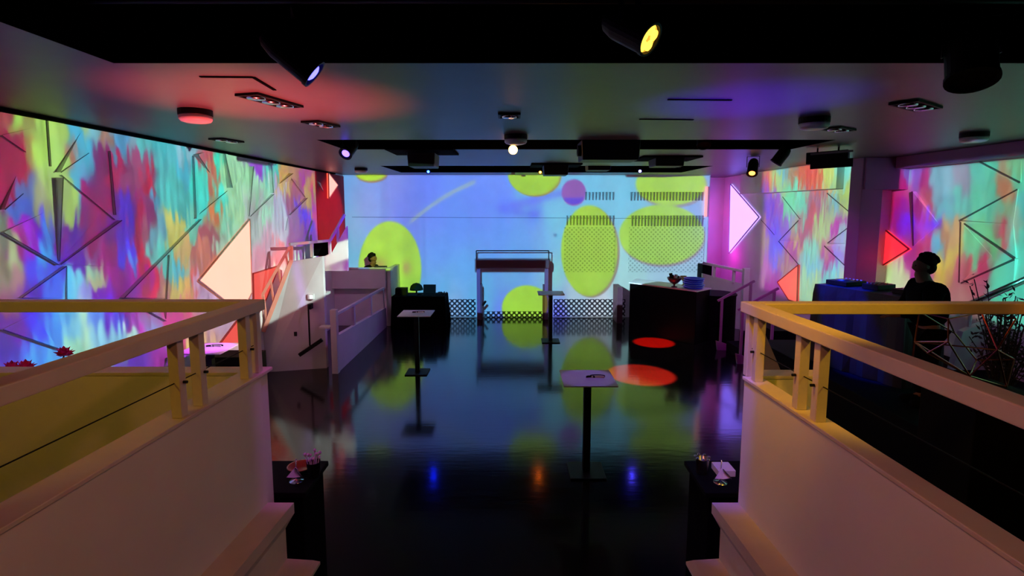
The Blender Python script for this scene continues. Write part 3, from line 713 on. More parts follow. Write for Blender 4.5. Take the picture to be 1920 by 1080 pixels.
for k in range(12): MB().lathe([(.01, 0), (.01, .018), (0, .02)], (5.08+.05*(k % 4), 7.32+.09*(k//4), 1.9205), seg=8).build('knob', M['pale_plastic'], cs)
r.rotation_euler = (0, 0, -1.24)

# stair stringer, tube rail and plant by the near right wall
Y = 7.5
pts = [at_y(x, y, Y) for x, y in ((1787, 686), (1871, 684), (1870, 648), (1846, 606), (1806, 622))]
pts[0].z = pts[1].z = .652
pts[1].x = min(pts[1].x, 6.86); pts[2].x = min(pts[2].x, 6.86)
r = thing('wall_stair_rail', 'white stair side with slanting steel tube rail at the near right wall', 'stair side', (6.5, Y, .651))
MB().prism(pts, (0, .1, 0)).build('stringer', M['stair_white'], r)
u, v = at_y(1812, 572, 7.6), at_y(1925, 522, 6.95)
MB().tube([u, u.lerp(v, .5), v], .035, 12).build('tube_rail', M['steel'], r, smooth=True)
MB().tube([(u.x+.05, u.y-.02, u.z), (u.x+.05, u.y-.02, .653)], .025, 10).build('post', M['stair_white'], r)
p = at_y(1748, 602, 7.5); q = at_y(1795, 588, 7.5); MB().bar(p, q, .06, .06).build('side_rail', M['stair_white'], r)
MB().box(p.x-.02, p.x+.02, 7.48, 7.52, .653, p.z-.02).build('post', M['stair_white'], r)
PB = Vector((5.45, 5.75, .651))
r = thing('potted_plant', 'dark bushy plant with thin twigs at the right edge of the platform', 'plant', PB)
MB().lathe([(.15, 0), (.2, .3), (.21, .32), (.19, .32), (.17, .28), (0, .28)], PB, seg=24).build('pot', M['black'], r, smooth=True)
tw, lf = MB(), MB(); rnd = random.Random(5)
for k in range(46):
    a = rnd.uniform(0, 2*PI); sp = rnd.uniform(.05, .42); hh = rnd.uniform(.7, 1.55)
    p0 = PB+Vector((.05*math.cos(a), .05*math.sin(a), .28)); p2 = PB+Vector((sp*math.cos(a), sp*.8*math.sin(a), hh)); p1 = p0.lerp(p2, .5)+Vector((0, 0, .08))
    tw.tube([p0, p1, p2], .005, 5)
    for j in range(16):
        t = rnd.uniform(.3, 1); q = p0.lerp(p2, t)+Vector((rnd.gauss(0, .02), rnd.gauss(0, .02), .05)); d = Vector((rnd.gauss(0, 1), rnd.gauss(0, 1), rnd.gauss(.6, .5)))
        lf.leaf(q, d, rnd.uniform(.05, .09), .013, (rnd.gauss(0, 1), rnd.gauss(0, 1), 1))
tw.build('twigs', M['stem'], r); lf.build('foliage', M['leaf'], r)
# copper wire sculpture on a black plinth
V_ = {'a': (1724, 585, 4.3), 'b': (1778, 598, 4.1), 'c': (1840, 586, 4.3), 'd': (1905, 598, 4.2), 'e': (1715, 641, 4.5), 'f': (1778, 641, 4.0), 'g': (1870, 656, 4.05), 'h': (1902, 674, 4.4), 'i': (1818, 705, 4.1), 'j': (1887, 726, 4.2), 'k': (1711, 672, 4.4), 'l': (1831, 675, 4.7), 'm': (1739, 662, 4.25), 'n': (1790, 625, 4.7)}
W = {k: at_y(x, y, d) for k, (x, y, d) in V_.items()}
zlow = min(p.z for p in W.values())
c = (W['i']+W['j'])/2
r = thing('wire_sculpture', 'copper wire frame of open triangles standing behind the right handrail', 'sculpture', (c.x, c.y, zlow-.008))
for e in 'ab bc cd ae bf ef cg dg gh eg ei fi gi gl hj ij gj em mi ek lh il ac nl bn na mf'.split():
    MB().tube([W[e[0]], W[e[1]]], .0065, 6).build('wire', M['copper'], r)
o = MB().box(c.x-.3, c.x+.3, c.y-.25, c.y+.3, 0, zlow-.009).build('plinth', M['black'], bevel=.01); tag(o, 'black plinth under the copper wire sculpture', 'plinth')
# sloping side board of a short ramp beyond the right parapet
q = [at_y(x, y, 5.5) for x, y in ((1434, 624), (1489, 700), (1432, 700))]
q[1].z = q[2].z = 0.002
q[1].x = 3.45
o = MB().prism(q, (0, .06, 0)).build('ramp_board', M['stair_white'], bevel=.004); tag(o, 'sloping white side board seen between the right handrail posts', 'board')

# flowers beyond the left parapet
def flower(base, head, label, first=None):
    r = thing('red_flower', label, 'flower', base, 'red flowers'); base = Vector(base); head = Vector(head)
    MB().tube([base, base.lerp(head, .5)+Vector((-.03, 0, .05)), head], .006, 6).build('stem', M['stem'], r)
    m = base.lerp(head, .4); MB().tube([m, m+Vector((.02, 0, .12))], .004, 6).build('twig', M['stem'], r)
    for k in range(16):
        a = k*2.4; el = .2+.8*(k/16); d = Vector((math.cos(a)*math.cos(el*1.4), math.sin(a)*math.cos(el*1.4), math.sin(el*1.4)*.7))
        b = MB(); b.leaf(head, d, .09, .04, (0, 0, 1)); b.build('petal', M['red_petal'], r)
    return r
tb = thing('flower_table', 'table with red flowers hidden behind the left parapet', 'table', (-4.0, 4.5, 0))
MB().box(-4.42, -3.6, 4.25, 4.75, 1.08, 1.1).build('table_top', M['table_top'], tb)
for x in (-4.35, -3.67):
    for y in (4.3, 4.7): MB().box(x-.02, x+.02, y-.02, y+.02, 0, 1.079).build('leg', M['black_metal'], tb)
o = MB().lathe([(.05, 0), (.07, .1), (.04, .28), (.05, .32), (.042, .32), (.03, .28), (0, .05)], (-4.0, 4.5, 1.101), seg=20).build('vase', M['black_metal'], smooth=True); tag(o, 'dark vase holding the red flowers behind the left parapet', 'vase')
flower((-4.0, 4.5, 1.2), at_y(120, 667, 4.5), 'red flower leaning right above the left parapet')
flower((-4.0, 4.52, 1.18), at_y(22, 694, 4.52), 'low red flower at the left edge above the parapet')
flower((-4.0, 4.48, 1.19), at_y(48, 692, 4.48), 'small dark red flower beside the low one at the left edge')

# ================================================================== people
def person(name, label, base, face, height, skin_radius=1.0, lean=0.0, arms='down', bulk=1.0, head_turn=0.0):
    """standing figure; body, hair and clothes as children of the empty at the feet. Local frame: faces -y"""
    r = thing(name, label, 'person', base); k = height/1.76
    rot = Matrix.Rotation(face, 4, 'Z')
    r.rotation_euler = (0, 0, face)
    def skin(nm, chains, m, parent, sub=2):
        bm = bmesh.new(); vid = {}; rad = {}
        for ch in chains:
            prev = None
            for key, co, rx in ch:
                if key not in vid:
                    vid[key] = bm.verts.new(Vector(co)*k); rad[key] = rx
                if prev is not None and bm.edges.get((vid[prev], vid[key])) is None: bm.edges.new((vid[prev], vid[key]))
                prev = key
        bm.verts.index_update(); order = list(vid)
        me = bpy.data.meshes.new(nm); bm.to_mesh(me); bm.free()
        o = bpy.data.objects.new(nm, me); C.objects.link(o); o.parent = parent; me.materials.append(m)
        md = o.modifiers.new('skin', 'SKIN'); md.use_smooth_shade = True
        for i, key in enumerate(order):
            sv = me.skin_vertices[0].data[i]; rx = rad[key]
            sv.radius = (rx[0]*k, rx[1]*k) if isinstance(rx, tuple) else (rx*k, rx*k)
            if i == 0: sv.use_root = True
        ss = o.modifiers.new('sub', 'SUBSURF'); ss.levels = sub; ss.render_levels = sub
        return o
    L = lean
    hy = -.02-.25*L
    pel, sp, ch, nb = (0, 0, .93), (0, -.02-.04*L, 1.13), (0, -.03-.1*L, 1.32), (0, -.02-.18*L, 1.46)
    nk, hd, cr = (0, hy-.01, 1.53), (0, hy-.03, 1.62), (0, hy-.025, 1.70)
    def arm(s):
        if arms == 'forward':
            return [('sh%d' % s, (s*.18, -.03-.14*L, 1.385), .055), ('el%d' % s, (s*.24, -.10-.1*L, 1.14), .043), ('wr%d' % s, (s*.14, -.36-.1*L, 1.08), .028), ('pm%d' % s, (s*.125, -.43-.1*L, 1.07), (.038, .02))]
        return [('sh%d' % s, (s*.18, -.03-.14*L, 1.42), .055), ('el%d' % s, (s*.24, .0, 1.13), .043), ('wr%d' % s, (s*.24, -.08, .90), .028), ('pm%d' % s, (s*.24, -.10, .82), (.038, .02))]
    ch_body = [[('pel', pel, .12), ('sp', sp, .11), ('ch', ch, (.13, .1)), ('nb', nb, .065), ('nk', nk, .054), ('hd', hd, (.074, .088)), ('cr', cr, (.066, .08))],
               [('hd', hd, .08), ('nose', (0, hy-.125, 1.605), .014)], [('nk', nk, .05), ('chin', (0, hy-.085, 1.55), .032)]]
    for s in (-1, 1):
        a = arm(s); ch_body.append([('ch', ch, .13)]+a)
        w, p = Vector(a[-2][1]), Vector(a[-1][1]); d = (p-w).normalized()
        for j in range(4):
            off = Vector(((j-1.5)*.017, 0, 0)); ln = (.07, .08, .075, .058)[j]
            f1 = p+d*.03+off; f2 = f1+d*ln*.5+Vector((0, 0, -.006)); f3 = f1+d*ln*.9+Vector((0, 0, -.022))
            ch_body.append([(a[-1][0], p, .03), ('f%d%d' % (s, j), f1, .0095), ('g%d%d' % (s, j), f2, .0085), ('h%d%d' % (s, j), f3, .0075)])
        t1 = w.lerp(p, .5)+Vector((-s*.035, -.01, 0)); ch_body.append([(a[-1][0], p, .03), ('t%d' % s, t1, .011), ('u%d' % s, t1+d*.05+Vector((-s*.012, 0, -.01)), .0095)])
        ch_body.append([('pel', pel, .12), ('hip%d' % s, (s*.09, 0, .86), .085), ('kn%d' % s, (s*.10, -.02, .48), .055), ('an%d' % s, (s*.10, .02, .09), .038), ('ft%d' % s, (s*.11, -.13, .045), (.034, .024))])
        ch_body.append([('hd', hd, .08), ('ear%d' % s, (s*.083, hy-.005, 1.615), .016)])
    body = skin('body', ch_body, M['skin'], r)
    g = bulk
    shirt = [[('pel', (0, 0, .92), .145*g), ('sp', (sp[0], sp[1], sp[2]), .15*g), ('ch', ch, (.175*g, .145*g)), ('nb', (nb[0], nb[1], nb[2]+.03), .088*g)]]
    for s in (-1, 1):
        a = arm(s); shirt.append([('ch', ch, .17), ('sh', a[0][1], .078)][:1]+[(a[0][0], a[0][1], .085*g), (a[1][0], a[1][1], .062*g), (a[2][0], a[2][1], .042)])
    skin('shirt', shirt, M['shirt'], r)
    tr = [[('pel', (0, .0, .93), .135)]]
    for s in (-1, 1): tr.append([('pel', pel, .13), ('hip%d' % s, (s*.095, 0, .84), .105), ('kn%d' % s, (s*.10, -.02, .48), .078), ('an%d' % s, (s*.10, .02, .1), .062)])
    skin('trousers', tr, M['shirt'], r)
    for s in (-1, 1): skin('shoe', [[('a', (s*.10, .03, .06), .055), ('b', (s*.11, -.06, .055), .055), ('c', (s*.115, -.2, .045), (.055, .042))]], M['black'], r, 1)
    # hair: cap of locks over the crown, back and sides
    hb = MB(); hc = Vector((0, hy+.0, 1.655))*k
    rnd = random.Random(3)
    hb.ball(hc+Vector((0, .026, .026))*k, .097*k, .104*k, .082*k, 18, 12).ball(hc+Vector((0, .05, -.045))*k, .085*k, .07*k, .08*k, 16, 10)
    for j in range(40):
        a = rnd.uniform(0, 2*PI); el = rnd.uniform(.15, 1.5); d = Vector((math.cos(a)*math.cos(el), math.sin(a)*math.cos(el), math.sin(el)))
        if d.y < -.3 and d.z < .6: continue
        hb.ball(hc+Vector((d.x*.09, d.y*.095+.024, d.z*.085+.018))*k, rnd.uniform(.02, .034)*k, seg=8, rings=6)
    hair = hb.build('hair', M['hair'], None, smooth=True, loc=(0, 0, 0)); hair.parent = r
    for s in (-1, 1):
        e = MB().ball(Vector((s*.032, hy-.098, 1.632))*k, .009*k, seg=10, rings=8).build('eye', M['hair'], None, smooth=True, loc=(0, 0, 0)); e.parent = body
    return r
person('person', 'person in black with short dark hair looking down behind the white balcony', (-3.78, 13.98, 0.001), math.radians(62), 1.80, lean=.5, arms='forward')
person('person', 'broad person in a black shirt standing at the booth on the right platform', (4.88, 6.12, .651), math.radians(-100), 1.80, lean=.35, arms='forward', bulk=1.38)

# ================================================================== ceiling fittings
def dome(px, py, label, first=None, s=1.0, amber=False):
    p = at_z(px, py, CZ)
    r = thing('ceiling_light', label, 'ceiling light', (p.x, p.y, CZ-.115), 'round surface ceiling lights')
    MB().lathe([(.135*s, .06), (.14*s, .065), (.14*s, .1145), (0, .1145)], (p.x, p.y, CZ-.115), seg=28).build('mount', M['black_metal'], r, smooth=False)
    MB().lathe([(0, 0), (.09*s, .003), (.12*s, .012), (.135*s, .03), (.135*s, .06)], (p.x, p.y, CZ-.115), seg=28).build('diffuser', M['pale_plastic'], r, smooth=True)
    return r
for px, py, lab in ((366, 206, 'round white ceiling light above the left wall lantern side'), (1527, 221, 'round white ceiling light over the right platform'), (967, 253, 'round white ceiling light near the middle, above the glowing bulb'), (1827, 249, 'round ceiling light closest to the near right wall'), (677, 315, 'round ceiling light in the far left corner above the back wall')):
    dome(px, py, lab)
def downlight(px, py, n, ang, label):
    p = at_z(px, py, CZ); r = thing('downlight', label, 'downlight', (p.x, p.y, CZ-.03), 'recessed downlights'); w = .17
    rot = Matrix.Translation(p) @ Matrix.Rotation(ang, 4, 'Z') @ Matrix.Translation(-p)
    L = w*n
    b = MB(); t = .02
    for (x0, x1, y0, y1) in ((-L/2-t, L/2+t, -w/2-t, -w/2), (-L/2-t, L/2+t, w/2, w/2+t), (-L/2-t, -L/2, -w/2, w/2), (L/2, L/2+t, -w/2, w/2)): b.box(p.x+x0, p.x+x1, p.y+y0, p.y+y1, CZ-.02, CZ-.001)
    b.box(p.x-L/2, p.x+L/2, p.y-w/2, p.y+w/2, CZ-.008, CZ-.0015)
    bmesh.ops.transform(b.bm, matrix=rot, verts=b.bm.verts); b.build('frame', M['black_metal'], r)
    for k in range(n):
        q = MB(); x = p.x-L/2+w*(k+.5)
        q.lathe([(.068, -.032), (.072, -.012), (.055, -.01), (.045, -.024), (0, -.022)], (x, p.y, CZ+.003), seg=20)
        bmesh.ops.transform(q.bm, matrix=rot, verts=q.bm.verts); q.build('lamp_head', M['chrome'], r, smooth=True)
downlight(508, 187, 3, math.radians(75), 'recessed downlight with three lamps nearest the ceiling hatch on the left')
downlight(602, 231, 2, math.radians(75), 'recessed downlight with two lamps left of the middle')
downlight(955, 215, 1, 0, 'single square recessed downlight in the middle of the ceiling')
downlight(425, 262, 2, math.radians(75), 'recessed downlight with two lamps close to the left wall')
downlight(1718, 196, 3, math.radians(35), 'recessed downlight with three lamps over the right side')
downlight(1572, 241, 2, math.radians(35), 'recessed downlight with two lamps beside the right ceiling light')

ZB = CZ+.22
def pipe(y, x0, x1, label):
    r = thing('lighting_pipe', label, 'pipe', ((x0+x1)/2, y, ZB-.024), 'lighting pipes')
    MB().tube([(x0, y, ZB), (x1, y, ZB)], .024, 12).build('pipe', M['black_metal'], r, smooth=True)
    n = 4
    for k in range(n):
        x = x0+(x1-x0)*(k+.5)/n; MB().tube([(x, y, ZB+.02), (x, y, CZ+.8)], .008, 6).build('hanger', M['black_metal'], r)
pipe(2.95, RA[0]+.02, RA[1]-.02, 'black lighting pipe in the recess nearest the camera')
pipe(7.6, RB[0]+.02, RB[1]-.02, 'black lighting pipe in the middle ceiling recess')
pipe(13.0, RC[0]+.02, RC[1]-.02, 'black lighting pipe in the far ceiling recess')

def can(pos, aim, label, lens=None, strength=3.0, rad=.085, ln=.26, leds=0, top=None, name='spotlight'):
    """theatre can: pos is the centre of the lens, aim the point it looks at"""
    pos, aim = Vector(pos), Vector(aim); d = (aim-pos).normalized()
    body = pos-d*ln*.5; top = ZB-.025 if top is None else top
    r = thing(name, label, 'spotlight', (body.x, body.y, min(pos.z, body.z)), 'ceiling spotlights')
    hs = MB().lathe([(rad*.55, -ln), (rad*.8, -ln*.92), (rad, -ln*.7), (rad, -.012), (rad*1.06, -.01), (rad*1.06, .012), (rad*.9, .012), (rad*.88, -.006), (0, -.006)], pos, d, 24).build('housing', M['black_metal'], r, smooth=False)
    sd = d.cross(Vector((0, 0, 1))).normalized(); piv = pos-d*ln*.45; hi = Vector((piv.x, piv.y, max(piv.z+rad*1.3, min(top, piv.z+.22))))
    b = MB()
    for s in (-1, 1): b.bar(piv+sd*s*(rad+.012), hi+sd*s*(rad+.012), .03, .008, up=sd)
    b.bar(hi-sd*(rad+.016), hi+sd*(rad+.016), .03, .008)
    b.build('yoke', M['black_metal'], r)
    b = MB(); b.tube([hi, (hi.x, hi.y, max(top, hi.z+.02))], .014, 8); b.build('clamp', M['black_metal'], r)
    if lens:
        if leds:
            for k in range(leds):
                a = 2*PI*k/leds; q = pos+(sd*math.cos(a)+sd.cross(d)*math.sin(a))*rad*.55
                MB().lathe([(rad*.34, -.004), (rad*.34, .002), (rad*.2, .008), (0, .01)], q, d, 14).build('lens', glow('led', lens, strength), hs, smooth=True)
            MB().lathe([(rad*.86, -.0055), (rad*.86, -.0035), (0, -.0035)], pos, d, 20).build('reflector', glow('led_back', lens, strength*.28), hs)
        else: MB().lathe([(rad*.6, -.0055), (rad*.58, .004), (rad*.4, .012), (0, .015)], pos, d, 20).build('lens', glow('lens_glow', lens, strength), hs, smooth=True)
    return r
p1 = at_y(587, 137, 3.0); can(p1, p1+Vector((1.3, .35, -1.1)), 'dark can spotlight with blue lens under the near recess, left', (70, 66, 255), 9, .08, .3)
p2 = at_y(1216, 73, 2.6); can(p2, p2+Vector((.62, -.5, -.5)), 'spotlight with amber lens alone in the black near recess', (255, 190, 60), 3.4, .075, .26, 5)
p3 = at_y(648, 288, 7.5); can(p3, p3+Vector((-.25, -.9, -.75)), 'can spotlight with violet blue lens at the left end of the middle recess', (90, 70, 255), 8, .09, .3)
p4 = at_y(1410, 325, 9.2); can(p4, p4+Vector((-.35, -.6, -.9)), 'can spotlight with orange lens hanging above the platform steps', (255, 150, 60), 6, .085, .3, top=CZ-.001)
p5 = at_y(1455, 305, 8.1); can(p5, p5+Vector((-.5, .2, -.8)), 'unlit black can spotlight beside the wide flood light', None, 0, .085, .26, top=CZ-.001)
p6 = at_y(1320, 272, 7.35); can(p6, p6+Vector((-.1, -.5, -.9)), 'unlit black can spotlight on a hooked yoke right of the large projector', None, 0, .09, .28)
p7 = at_y(1822, 148, 3.1); can(p7, p7+Vector((-.15, -.3, -.8)), 'large unlit black can at the right edge of the near recess', None, 0, .12, .34)
p8 = at_y(1200, 321, 13.0); can(p8, p8+Vector((0, -1, -.5)), 'tiny can with violet lens in the far recess', (70, 60, 255), 170, .05, .16)
p9 = at_y(803, 322, 13.0); can(p9, p9+Vector((0, -1, -.55)), 'tiny can with blue lens left in the far recess', (10, 30, 255), 170, .05, .16)
p10 = at_y(1013, 323, 13.0); can(p10, p10+Vector((0, -1, -.55)), 'tiny can with orange lens in the middle of the far recess', (255, 110, 20), 110, .045, .16)
# flood light bar
a, b_ = at_y(1513, 298, 8.1), at_y(1592, 292, 7.75)
r = thing('hanging_flood_light', 'wide black flood light with barn doors under the ceiling at right', 'flood light', ((a+b_)/2-Vector((0, 0, .1))))
MB().bar(a, b_, .14, .17).build('housing', M['black_metal'], r, bevel=.01)
MB().bar(a+Vector((0, -.1, -.1)), b_+Vector((0, -.1, -.1)), .015, .12).build('barn_door', M['black_metal'], r)
MB().bar(a+Vector((0, -.09, .06)), b_+Vector((0, -.09, .06)), .012, .03).build('trim_strip', M['grey_plastic'], r)
for t in (.25, .75):
    q = a.lerp(b_, t); MB().tube([q+Vector((0, 0, .08)), (q.x, q.y, CZ-.001)], .012, 8).build('bracket', M['black_metal'], r)
# warm bulb
p = at_y(962, 281, 7.7)
r = thing('hanging_bulb', 'glowing warm round bulb hanging in the middle recess', 'bulb', (p.x, p.y, p.z-.07))
MB().ball(p, .065, seg=20, rings=14).build('globe', glow('warm_bulb', (255, 205, 120), 5.5), r, smooth=True)
MB().lathe([(.03, .06), (.035, .075), (.03, .12), (0, .125)], p, seg=16).build('socket', M['black_metal'], r)
MB().tube([p+Vector((0, 0, .12)), (p.x, p.y, ZB-.026)], .006, 6).build('cord', M['black_metal'], r)
# fire alarm call point
p = at_y(962, 313, 13.45); o = MB().box(p.x-.05, p.x+.05, 13.38, 13.42, CZ-.09, CZ+.0-.001).build('smoke_detector', M['pale_plastic'], bevel=.01); tag(o, 'small pale detector box at the edge of the far recess', 'detector')

def projector(c, sx, sy, sz, face, label, top=None, lens=None, m='projector_grey'):
    """face: unit direction the lens points to"""
    c = Vector(c); f = Vector(face); s = Vector((-f.y, f.x, 0)); u = Vector((0, 0, 1))
    r = thing('projector', label, 'projector', c-u*sz/2, 'ceiling projectors')
    q = lambda a, b2, d: c+s*a*sx/2+f*b2*sy/2+u*d*sz/2
    MB().hexa([q(-.94, -.96, -1), q(.94, -.96, -1), q(.94, .96, -1), q(-.94, .96, -1), q(-1, -1, 1), q(1, -1, 1), q(1, 1, 1), q(-1, 1, 1)]).build('casing', M[m], r, bevel=.012)
    bl = MB().lathe([(.075, 0), (.075, .05), (.06, .052), (.05, .03), (0, .03)], c+f*sy*.485+s*sx*.2, f, 20).build('lens_barrel', M['black_metal'], r)
    MB().lathe([(.045, .031), (.03, .038), (0, .042)], c+f*sy*.485+s*sx*.2, f, 16).build('lens', glow('projector_lens', lens or (220, 240, 255), 3.0), bl, smooth=True)
    b = MB()
    for k in range(6): z = -.5+k*.2; b.bar(c-f*(sy*.502)+s*(-sx*.35)+u*z*sz*.5, c-f*(sy*.502)+s*(sx*.35)+u*z*sz*.5, .004, sz*.03)
    b.build('vent', M['black_metal'], r)
    top = ZB-.025 if top is None else top
    b = MB(); b.tube([c+u*sz*.5, (c.x, c.y, max(top, c.z+sz*.5+.03))], .022, 10); b.box(c.x-.1, c.x+.1, c.y-.1, c.y+.1, c.z+sz*.5+.0005, c.z+sz*.5+.012); b.build('ceiling_mount', M['black_metal'], r)
    if top < CZ: MB().box(c.x-.5, c.x+.5, c.y-.42, c.y+.42, CZ-.03, CZ-.002).build('black_ceiling_sheet', M['void'], r)  # flat black sheet on the ceiling above the projector
    return r
PL = Vector((1.28, 7.35, 3.84)); PLl = PL+Vector((-.42, .08, 0))
projector((1.31, 7.42, 3.745), .5, .78, .26, (-1, 0, 0), 'large projector facing the left wall in the middle recess')
projector((-1.36, 8.35, 3.70), .42, .5, .2, (0, 1, 0), 'dark projector facing the back wall left of the middle', top=CZ-.001)
projector((2.7, 9.5, 3.765), .5, .5, .14, (1, 0, 0), 'flat projector facing the right wall beyond the large projector', top=CZ-.001)
projector((.88, 11.0, 3.735), .5, .5, .2, (0, 1, 0), 'black projector close to the back wall near the middle', top=CZ-.001, m='dark_plastic')
projector((1.84, 11.6, 3.86), .5, .45, .18, (0, 1, 0), 'black projector in the far recess above the perforated sheets', m='dark_plastic')
projector((3.0, 1.75, 4.0), .42, .5, .2, (1, 0, 0), 'dark projector facing the near right wall in the near recess', m='dark_plastic')

# ================================================================== projected pictures (real light thrown by the projectors)
def vnoise(shape, cells, seed):
    rs = np.random.RandomState(seed); gy, gx = cells; g = rs.rand(gy+2, gx+2)
    yy = np.linspace(0, gy, shape[0], endpoint=False); xx = np.linspace(0, gx, shape[1], endpoint=False)
    yi, xi = yy.astype(int), xx.astype(int); fy, fx = yy-yi, xx-xi
    fy, fx = (fy*fy*(3-2*fy))[:, None], (fx*fx*(3-2*fx))[None, :]
    a, b, c, d = g[np.ix_(yi, xi)], g[np.ix_(yi, xi+1)], g[np.ix_(yi+1, xi)], g[np.ix_(yi+1, xi+1)]
    return (a*(1-fx)+b*fx)*(1-fy)+(c*(1-fx)+d*fx)*fy
def tolin(a):
    a = np.clip(a/255.0, 0, 1); return np.where(a <= .04045, a/12.92, ((a+.055)/1.055)**2.4)
def scatter(PX, PY, pts, ay=.62, soft=30.0, power=2.8):
    """colour field through scattered paint dabs"""
    num = np.zeros(PX.shape+(3,)); den = np.zeros(PX.shape)
    for x, y, c in pts:
        w = 1.0/((PX-x)**2+((PY-y)*ay)**2+soft)**power
        num += w[..., None]*np.array(c, float); den += w
    return num/den[..., None]
def pix(X=None, Y=None, S=None, Z=None):
    x = X if X is not None else S; y = Y if Y is not None else S
    z = Z-EYE; d = y*CP-z*SP; v = y*SP+z*CP
    return PPX+F*x/d, PPY-F*v/d
def smooth(e0, e1, x):
    t = np.clip((x-e0)/(e1-e0), 0, 1); return t*t*(3-2*t)
def make_image(name, arr):
    h, w, _ = arr.shape; im = bpy.data.images.new(name, w, h, float_buffer=True, is_data=True)
    out = np.ones((h, w, 4), np.float32); out[..., :3] = arr; im.pixels.foreach_set(out.ravel()); im.update(); im.pack(); return im

ALB = 0.80
def projector_light(name, loc, axis, dist, s_rng, z_rng, img, flip, gain=1.0):
    """spot lamp that throws img onto a wall plane; s is the coordinate along the wall"""
    loc = Vector(loc); l = bpy.data.lights.new(name, 'SPOT'); l.spot_size = math.radians(165); l.spot_blend = 0.0; l.shadow_soft_size = 0.02
    l.energy = 4*PI*dist*dist*PI/ALB*gain
    o = bpy.data.objects.new(name, l); C.objects.link(o); o.location = loc
    if axis == 'left': R_ = Matrix(((0, 0, 1), (1, 0, 0), (0, 1, 0))); s0 = loc.y; k = 1
    elif axis == 'back': R_ = Matrix(((1, 0, 0), (0, 0, -1), (0, 1, 0))); s0 = loc.x; k = 1
    else: R_ = Matrix(((0, 0, -1), (-1, 0, 0), (0, 1, 0))); s0 = loc.y; k = -1
    o.rotation_euler = R_.to_euler()
    l.use_nodes = True; nt = l.node_tree; nt.nodes.clear()
    N = nt.nodes.new; K = nt.links.new
    out = N('ShaderNodeOutputLight'); em = N('ShaderNodeEmission'); K(em.outputs[0], out.inputs[0])
    tc = N('ShaderNodeTexCoord'); sx = N('ShaderNodeSeparateXYZ'); K(tc.outputs['Normal'], sx.inputs[0])
    def mth(op, a, b=None):
        n = N('ShaderNodeMath'); n.operation = op
        for i, q in enumerate((a, b)):
            if q is None: continue
            if isinstance(q, (int, float)): n.inputs[i].default_value = q
            else: K(q, n.inputs[i])
        return n.outputs[0]
    cz = mth('ABSOLUTE', sx.outputs['Z'])
    u = mth('DIVIDE', sx.outputs['X'], cz); v = mth('DIVIDE', sx.outputs['Y'], cz)
    sg = SIGN
    S = mth('ADD', mth('MULTIPLY', u, dist*k*sg), s0); Zc = mth('ADD', mth('MULTIPLY', v, dist*sg), loc.z)
    U = mth('DIVIDE', mth('SUBTRACT', S, s_rng[0]), s_rng[1]-s_rng[0]); V = mth('DIVIDE', mth('SUBTRACT', Zc, z_rng[0]), z_rng[1]-z_rng[0])
    cb_ = N('ShaderNodeCombineXYZ'); K(U, cb_.inputs[0]); K(V, cb_.inputs[1])
    ti = N('ShaderNodeTexImage'); ti.image = img; ti.extension = 'CLIP'; ti.interpolation = 'Linear'; K(cb_.outputs[0], ti.inputs[0])
    K(ti.outputs['Color'], em.inputs['Color'])
    inv = mth('DIVIDE', 1.0, mth('POWER', cz, 3.0))
    K(inv, em.inputs['Strength'])
    return o
SIGN = 1

